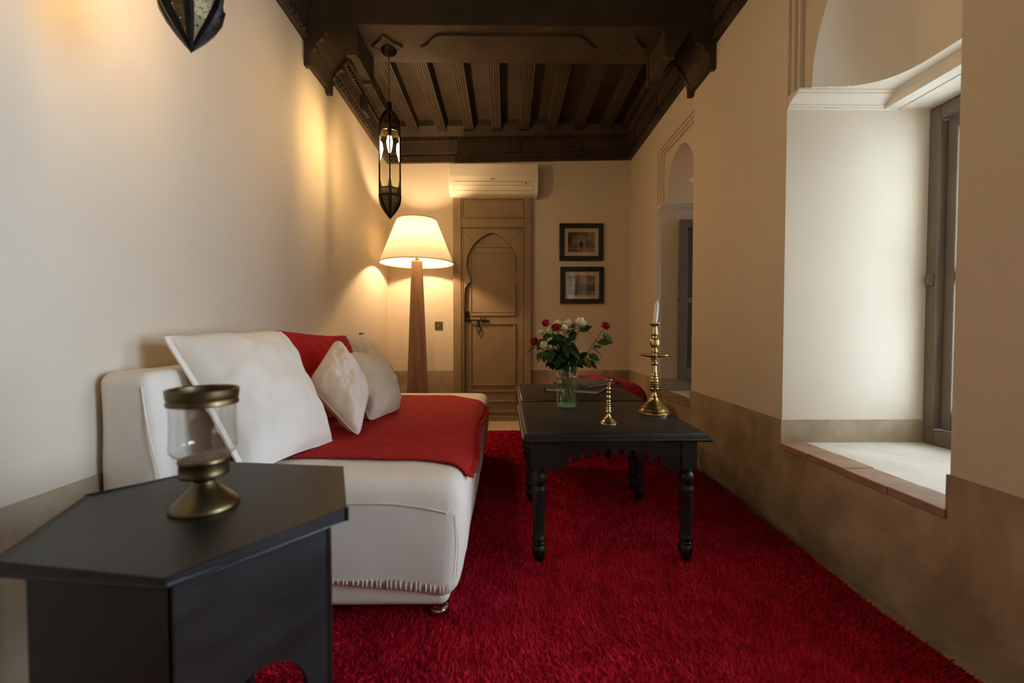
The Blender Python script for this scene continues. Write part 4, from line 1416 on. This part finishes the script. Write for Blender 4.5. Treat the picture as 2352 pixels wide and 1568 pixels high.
# ================================================================== FLOOR LAMP
LX, LY = -0.749, 3.66
lamp = thing('floor_lamp', 'tall floor lamp with walnut obelisk post and lit conical shade', 'lamp', (LX, LY, 0))
pm = MB()
w0, w1 = 0.096, 0.044
pm.add([(-w0, -w0, 0), (w0, -w0, 0), (w0, w0, 0), (-w0, w0, 0), (-w1, -w1, 1.41), (w1, -w1, 1.41), (w1, w1, 1.41), (-w1, w1, 1.41)],
       [(0, 3, 2, 1), (4, 5, 6, 7), (0, 1, 5, 4), (1, 2, 6, 5), (2, 3, 7, 6), (3, 0, 4, 7)])
post = pm.build('post', 'walnut', lamp, bevel=0.004)
post.rotation_euler = (0, 0, 0.16)
MB().lathe([(0.0, 1.41), (0.012, 1.41), (0.012, 1.418), (0.020, 1.420), (0.020, 1.432), (0.012, 1.436), (0.012, 1.51), (0.016, 1.512), (0.016, 1.54), (0, 1.54)], 16).build('socket', 'old_brass', lamp, smooth=40)
MB().lathe([(0.0, 1.541), (0.012, 1.543), (0.018, 1.556), (0.028, 1.580), (0.030, 1.596), (0.025, 1.616), (0.013, 1.628), (0, 1.630)], 16).build('bulb', 'bulb', lamp, smooth=80)
ZS0, ZS1, RS0, RS1 = 1.396, 1.752, 0.304, 0.162
MB().lathe([(RS0, ZS0), (RS0 * 0.5 + RS1 * 0.5, (ZS0 + ZS1) / 2), (RS1, ZS1)], 64, cap=False).build('lamp_shade', 'shade', lamp, smooth=60)
tr = MB()
for r, z in ((RS0, ZS0), (RS1, ZS1)):
    tr.tube([(r * math.cos(q), r * math.sin(q), z) for q in [2 * PI * k / 64 for k in range(64)]], 0.004, 6, closed=True)
tr.build('shade_binding', 'shade_trim', lamp, smooth=60)
sp3 = MB()
for q in range(3):
    a = 2 * PI * q / 3 + 0.4
    sp3.tube([(0.018 * math.cos(a), 0.018 * math.sin(a), 1.428), (0.8 * RS0 * math.cos(a), 0.8 * RS0 * math.sin(a), 1.402), (RS0 * math.cos(a), RS0 * math.sin(a), ZS0 + 0.002)], 0.0022, 5)
sp3.build('shade_spider', 'old_brass', lamp, smooth=60)


# ================================================================== LANTERNS
def lantern(label, loc, top_z, rosette, rz):
    """hexagonal lantern; local z=0 at the bottom tip, loc is that tip"""
    t = thing('hanging_lantern', label, 'lantern', loc, rz, 'pierced brass lanterns hung on chains')
    hexa = [(-PI / 2 + k * PI / 3) for k in range(6)]
    P = lambda r, a, z: (r * math.cos(a), r * math.sin(a), z)
    low = [(0.001, 0.0), (0.010, 0.016), (0.026, 0.040), (0.043, 0.066), (0.058, 0.095), (0.068, 0.130)]
    mid = [(0.069, 0.130), (0.069, 0.172), (0.066, 0.505)]
    top = [(0.066, 0.505), (0.0655, 0.520), (0.063, 0.540), (0.056, 0.570), (0.044, 0.597), (0.028, 0.620), (0.016, 0.632)]

    def shell(prof, inset=0.0):
        m = MB(); n = len(prof)
        for a in hexa:
            for r, z in prof:
                m.v.append(P(max(0.0008, r - inset), a, z))
        for i in range(6):
            j = (i + 1) % 6
            for q in range(n - 1):
                m.f.append((i * n + q, j * n + q, j * n + q + 1, i * n + q + 1))
        return m
    shell(low, 0.001).build('pierced_bowl', 'pierced', t)
    shell(top, 0.001).build('pierced_dome', 'pierced', t)
    shell([(0.069, 0.130), (0.069, 0.172)], 0.001).build('pierced_band', 'pierced', t)
    m = MB()
    for i in range(6):
        a, b = hexa[i], hexa[(i + 1) % 6]
        MB().add([P(0.066, a, 0.172), P(0.066, b, 0.172), P(0.0635, b, 0.506), P(0.0635, a, 0.506)], [(0, 1, 2, 3)]).build('glass_pane', 'lantern_glass', t)
    # ribs run down the six corners
    rb2 = MB()
    for a in hexa:
        rb2.tube([P(r, a, z) for r, z in low] , [0.001, 0.005, 0.008, 0.0095, 0.010, 0.008], 6)
        rb2.tube([P(r, a, z) for r, z in mid], 0.0042, 6)
        rb2.tube([P(r, a, z) for r, z in top], [0.0042, 0.0045, 0.006, 0.007, 0.007, 0.006, 0.005], 6)
    rb2.lathe([(0.0, -0.004), (0.006, 0.006), (0.012, 0.020), (0.0, 0.024)], 6)
    rb2.build('ribs', 'lantern', t, smooth=40)
    hb = MB()
    for z, r, th in ((0.130, 0.070, 0.005), (0.172, 0.069, 0.003), (0.506, 0.067, 0.003)):
        hb.tube([P(r, a, z) for a in hexa], th, 6, closed=True)
    hb.build('bands', 'lantern', t, smooth=40)
    # little corner scrolls on the glass
    sc_ = MB()
    for i in range(6):
        a, b = hexa[i], hexa[(i + 1) % 6]
        A = Vector(P(0.067, a, 0)); B = Vector(P(0.067, b, 0))
        for s0, e0 in ((A, B), (B, A)):
            for q in range(6):
                sc_.add([tuple(s0 + (e0 - s0) * 0.06 + Vector((0, 0, 0.172 + q * 0.009))), tuple(s0 + (e0 - s0) * (0.30 - 0.04 * q) + Vector((0, 0, 0.176 + q * 0.008))),
                         tuple(s0 + (e0 - s0) * 0.06 + Vector((0, 0, 0.181 + q * 0.009)))], [(0, 1, 2)])
                sc_.add([tuple(s0 + (e0 - s0) * 0.06 + Vector((0, 0, 0.505 - q * 0.006))), tuple(s0 + (e0 - s0) * (0.34 - 0.05 * q) + Vector((0, 0, 0.502 - q * 0.005))),
                         tuple(s0 + (e0 - s0) * 0.06 + Vector((0, 0, 0.498 - q * 0.006)))], [(0, 1, 2)])
    sc_.build('scrollwork', 'lantern', t)
    # brass beads along the lower edges
    be_ = MB()
    for i in range(6):
        a, b = hexa[i], hexa[(i + 1) % 6]
        mid_a = (a + b) / 2
        for (r, z) in ((0.026, 0.050), (0.034, 0.066), (0.041, 0.082), (0.048, 0.098), (0.053, 0.114)):
            be_.lathe([(0.0, -0.004), (0.004, 0.0), (0.0, 0.004)], 6, P(r * 0.97 + 0.001, mid_a, z))
    be_.build('beads', 'brass', t, smooth=60)
    MB().lathe([(0.0, 0.625), (0.020, 0.626), (0.016, 0.634), (0.0145, 0.64), (0.0145, 0.678), (0.010, 0.684), (0.0, 0.686)], 16).build('sleeve', 'lantern', t, smooth=40)
    MB().lathe([(0.0, 0.486), (0.011, 0.486), (0.011, 0.545), (0.004, 0.55), (0.004, 0.63)], 12).build('socket', 'lantern', t, smooth=40)
    MB().lathe([(0.0, 0.375), (0.003, 0.385), (0.010, 0.410), (0.016, 0.440), (0.016, 0.460), (0.010, 0.486), (0, 0.487)], 12).build('bulb', 'lbulb', t, smooth=80)
    # chain of links
    ch = MB(); z = 0.686; kx = 0
    H_ = top_z - loc[2]
    while z < H_ - 0.01:
        lk_ = []
        for q in range(10):
            aa = 2 * PI * q / 10
            c_, s_ = 0.0045 * math.cos(aa), 0.0095 * math.sin(aa)
            lk_.append((c_, 0, z + 0.009 + s_) if kx % 2 == 0 else (0, c_, z + 0.009 + s_))
        ch.tube(lk_, 0.0013, 4, closed=True)
        z += 0.0155; kx += 1
    ch.build('chain', 'lantern', t, smooth=60)
    if rosette:
        MB().lathe([(0.0, -0.040), (0.012, -0.036), (0.030, -0.026), (0.043, -0.012), (0.046, -0.002), (0.040, 0.0)], 20, (0, 0, H_)).build('ceiling_rose', 'lantern', t, smooth=50)
    else:
        MB().lathe([(0.0, -0.012), (0.02, -0.010), (0.024, 0.0)], 16, (0, 0, H_)).build('ceiling_rose', 'lantern', t, smooth=50)
    return t


lantern('lit pierced brass lantern hanging from the cedar beam above the lamp', (-0.694, 2.62, 1.500), BEAM_Z - 0.010, True, 0.258)
lantern('pierced brass lantern cut off at the top, its pointed tip showing', (-0.706, 1.00, 1.462), ZCEIL - 0.001, False, 0.56)

# ================================================================== AIR CONDITIONER
ac = thing('air_conditioner', 'cream wall air conditioner above the door', 'air conditioner', (0, YB, 0))
a0, a1 = -0.510, 0.276
prof = [(0.0, 2.305), (-0.185, 2.305), (-0.198, 2.298), (-0.203, 2.19), (-0.200, 2.150), (-0.196, 2.118), (-0.175, 2.062), (-0.155, 2.046), (-0.10, 2.040), (0.0, 2.040)]
bdy = MB().prism(prof, 'x', a0, a1, )
bdy.build('body', 'ac', ac, bevel=0.006, bseg=3, recalc=True)


def acf(x0, x1, za, zb_, off, col, name):
    """a strip lying on the curved front between two heights"""
    def yy(z):
        ps = sorted([(p[1], p[0]) for p in prof[2:8]])
        for (z0, y0), (z1, y1) in zip(ps, ps[1:]):
            if z0 <= z <= z1:
                return y0 + (y1 - y0) * (z - z0) / max(1e-6, z1 - z0)
        return ps[-1][1]
    m = MB(); n = 6
    for k in range(n):
        z0 = za + (zb_ - za) * k / n; z1 = za + (zb_ - za) * (k + 1) / n
        m.quad((x0, yy(z0) - off, z0), (x1, yy(z0) - off, z0), (x1, yy(z1) - off, z1), (x0, yy(z1) - off, z1))
    return m.build(name, col, ac)


acf(-0.468, 0.232, 2.0685, 2.112, 0.0012, 'grey_ink', 'flap_gap')
acf(-0.464, 0.228, 2.0715, 2.109, 0.0022, 'ac', 'flap')
acf(-0.468, 0.232, 2.140, 2.144, 0.0012, 'grey_ink', 'panel_line')
for q in range(6):
    xq = 0.130 + q * 0.0165
    acf(xq, xq + (0.013 if q == 2 else 0.006), 2.123 if q == 2 else 2.126, 2.135 if q == 2 else 2.131, 0.0016, 'ink' if q == 2 else 'grey_ink', 'indicator')
# maker's mark: a round emblem and two letters
em = MB()
ring = [(-0.130 + 0.0085 * math.cos(q), -0.2045, 2.163 + 0.0085 * math.sin(q)) for q in [2 * PI * k / 24 for k in range(24)]]
em.add([(-0.130, -0.2046, 2.163)] + ring, [(0, 1 + k, 1 + (k + 1) % 24) for k in range(24)])
em.build('emblem', 'grey_ink', ac)
em2 = MB().box(-0.1335, -0.1318, -0.2052, -0.2047, 2.159, 2.167).box(-0.1335, -0.1285, -0.2052, -0.2047, 2.158, 2.1597)
em2.build('emblem_mark', 'ac', ac)
tcv = bpy.data.curves.new('lettering', 'FONT'); tcv.body = 'LG'; tcv.size = 0.017; tcv.extrude = 0.0003
tcv.materials.append(M['grey_ink'])
tmp = bpy.data.objects.new('lettering_curve', tcv); COL.objects.link(tmp)
bpy.context.view_layer.update()
tme = bpy.data.meshes.new_from_object(tmp.evaluated_get(bpy.context.evaluated_depsgraph_get()))
bpy.data.objects.remove(tmp, do_unlink=True)
tob = bpy.data.objects.new('lettering', tme); COL.objects.link(tob); tob.parent = ac
tob.location = (-0.118, -0.2046, 2.157); tob.rotation_euler = (PI / 2, 0, 0)


# ================================================================== PICTURES
def picture(name, label, x0, x1, z0, z1, painter):
    t = thing(name, label, 'picture', ((x0 + x1) / 2, YB - 0.001, (z0 + z1) / 2), 0, 'sepia photographs in black frames')
    hx, hz = (x1 - x0) / 2, (z1 - z0) / 2
    fw = 0.043
    m = MB()
    m.box(-hx, hx, -0.026, 0, hz - fw, hz); m.box(-hx, hx, -0.026, 0, -hz, -hz + fw)
    m.box(-hx, -hx + fw, -0.026, 0, -hz + fw, hz - fw); m.box(hx - fw, hx, -0.026, 0, -hz + fw, hz - fw)
    m.build('frame', 'frame', t, bevel=0.002)
    MB().box(-hx + fw, hx - fw, -0.010, 0, -hz + fw, hz - fw).build('mount', 'matboard', t)
    NX, NZ = 76, 58
    px, pz = hx - fw - 0.036, hz - fw - 0.036
    g = MB(); g.grid(lambda u, v: (-px + 2 * px * u, -0.0112, -pz + 2 * pz * v), NX, NZ)
    o = g.build('print', 'print', t)
    at = o.data.color_attributes.new('print', 'FLOAT_COLOR', 'CORNER')
    cols = []
    for p in o.data.polygons:
        c = p.index; i = c % NX; j = c // NX
        v = painter((i + 0.5) / NX, (j + 0.5) / NZ)
        col = (0.42 * v + 0.010, 0.30 * v + 0.006, 0.155 * v + 0.003, 1)
        cols += list(col) * 4
    at.data.foreach_set('color', cols)
    MB().box(-hx + fw, hx - fw, -0.016, -0.014, -hz + fw, hz - fw).build('glazing', 'picglass', t)
    return t


def nz(u, v, s, k=0):
    return noise.noise(Vector((u * s, v * s, k)))


def gate(u, v):
    base = 0.35 + 0.25 * nz(u, v, 14) + 0.18 * nz(u, v, 30, 3)
    if v < 0.22:
        base = 0.62 + 0.12 * nz(u, v, 9)
        if u < 0.45 and 0.02 < v < 0.15 and v > 0.03 + 0.0 * u and v < 0.15 - max(0, u - 0.3) * 0.9:
            base = 0.10 + 0.05 * nz(u, v, 20)
    else:
        if v > 0.84: base = 0.13 + 0.10 * nz(u, v, 8)
        if u < 0.17: base = 0.10 + 0.12 * max(0, nz(u, v, 9, 5))
        if u > 0.72 and v > 0.62 - (u - 0.72) * 0.5: base = 0.52 + 0.22 * nz(u, v, 18)
        if u > 0.62 and v < 0.55 and nz(u * 3, v, 6, 2) > 0.05: base = 0.16
        if u < 0.42 and v < 0.36: base = 0.14 + 0.1 * nz(u, v, 25)
        d = math.hypot((u - 0.5) * 1.3, (v - 0.66) * 1.0)
        if 0.10 < d < 0.19 and v > 0.62: base = 0.62 + 0.1 * nz(u, v, 20)
        if abs(u - 0.5) < 0.16 and 0.22 < v < 0.66: base = 0.58 + 0.2 * nz(u, v, 22)
        dd = math.hypot((u - 0.5) * 1.3, v - 0.46)
        if (dd < 0.085) or (abs(u - 0.5) < 0.065 and 0.24 < v < 0.46): base = 0.02
        elif dd < 0.115 and v > 0.42: base = 0.80
    return max(0.0, min(1, base))


def palms(u, v):
    if v > 0.55 + 0.05 * nz(u, 0, 9):
        base = 0.78 + 0.08 * nz(u, v, 6)
        if u < 0.45 and nz(u * 1.6, v, 9, 1) > -0.05 - 0.3 * (0.45 - u): base = 0.20 + 0.12 * nz(u, v, 30)
        if abs(u - 0.77) < 0.012 and v < 0.95: base = 0.15
        if math.hypot((u - 0.77) * 1.2, (v - 0.95)) < 0.06 and nz(u, v, 40, 2) > -0.1: base = 0.18
        if math.hypot((u - 0.90), (v - 0.80)) < 0.15 and nz(u, v, 22, 4) > -0.05: base = 0.16
    elif v > 0.20:
        base = 0.22 + 0.28 * nz(u, v, 13) + 0.15 * nz(u, v, 34, 8)
        if u < 0.36 and 0.30 < v < 0.42: base = 0.48 + 0.15 * nz(u, v, 15)
        if u > 0.75: base = 0.12 + 0.1 * nz(u, v, 20)
    else:
        base = 0.70 + 0.1 * nz(u, v, 10)
        if u < 0.32: base = 0.30 + 0.25 * nz(u, v, 22)
        if nz(u * 2, v * 2, 6, 7) > 0.0: base = 0.14
    return max(0.0, min(1, base))


picture('framed_photograph', 'upper black framed sepia photograph of an arched gateway', 0.488, 0.893, 1.480, 1.822, gate)
picture('framed_photograph', 'lower black framed sepia photograph of palm trees', 0.496, 0.900, 1.084, 1.424, palms)

# ================================================================== SWITCHES
sw = thing('light_switch', 'square brass switch plate between the lamp and the door', 'switch', (-0.632, YB - 0.0005, 0.880))
MB().box(-0.037, 0.037, -0.007, 0, -0.038, 0.038).build('plate', 'steel', sw, bevel=0.002)
MB().lathe([(0.0045, 0.0), (0.004, 0.016), (0.0, 0.018)], 10).map(lambda p: (p[0], -p[2] - 0.007, p[1] - 0.002)).build('toggle', 'brass', sw, smooth=40)
for sx in (-1, 1):
    MB().lathe([(0.003, 0.0), (0.0025, 0.002), (0.0, 0.002)], 8).map(lambda p: (p[0] + sx * 0.022, -p[2] - 0.007, p[1])).build('screw', 'brass', sw)
sk = thing('wall_socket', 'small dark socket plate low on the sofa wall', 'socket', (XL + 0.0005, 3.30, 0.800))
MB().box(0, 0.008, -0.045, 0.045, -0.020, 0.020).build('plate', 'steel', sk, bevel=0.002)
MB().box(0.008, 0.012, -0.018, 0.018, -0.012, 0.012).build('insert', 'ink', sk, bevel=0.001)
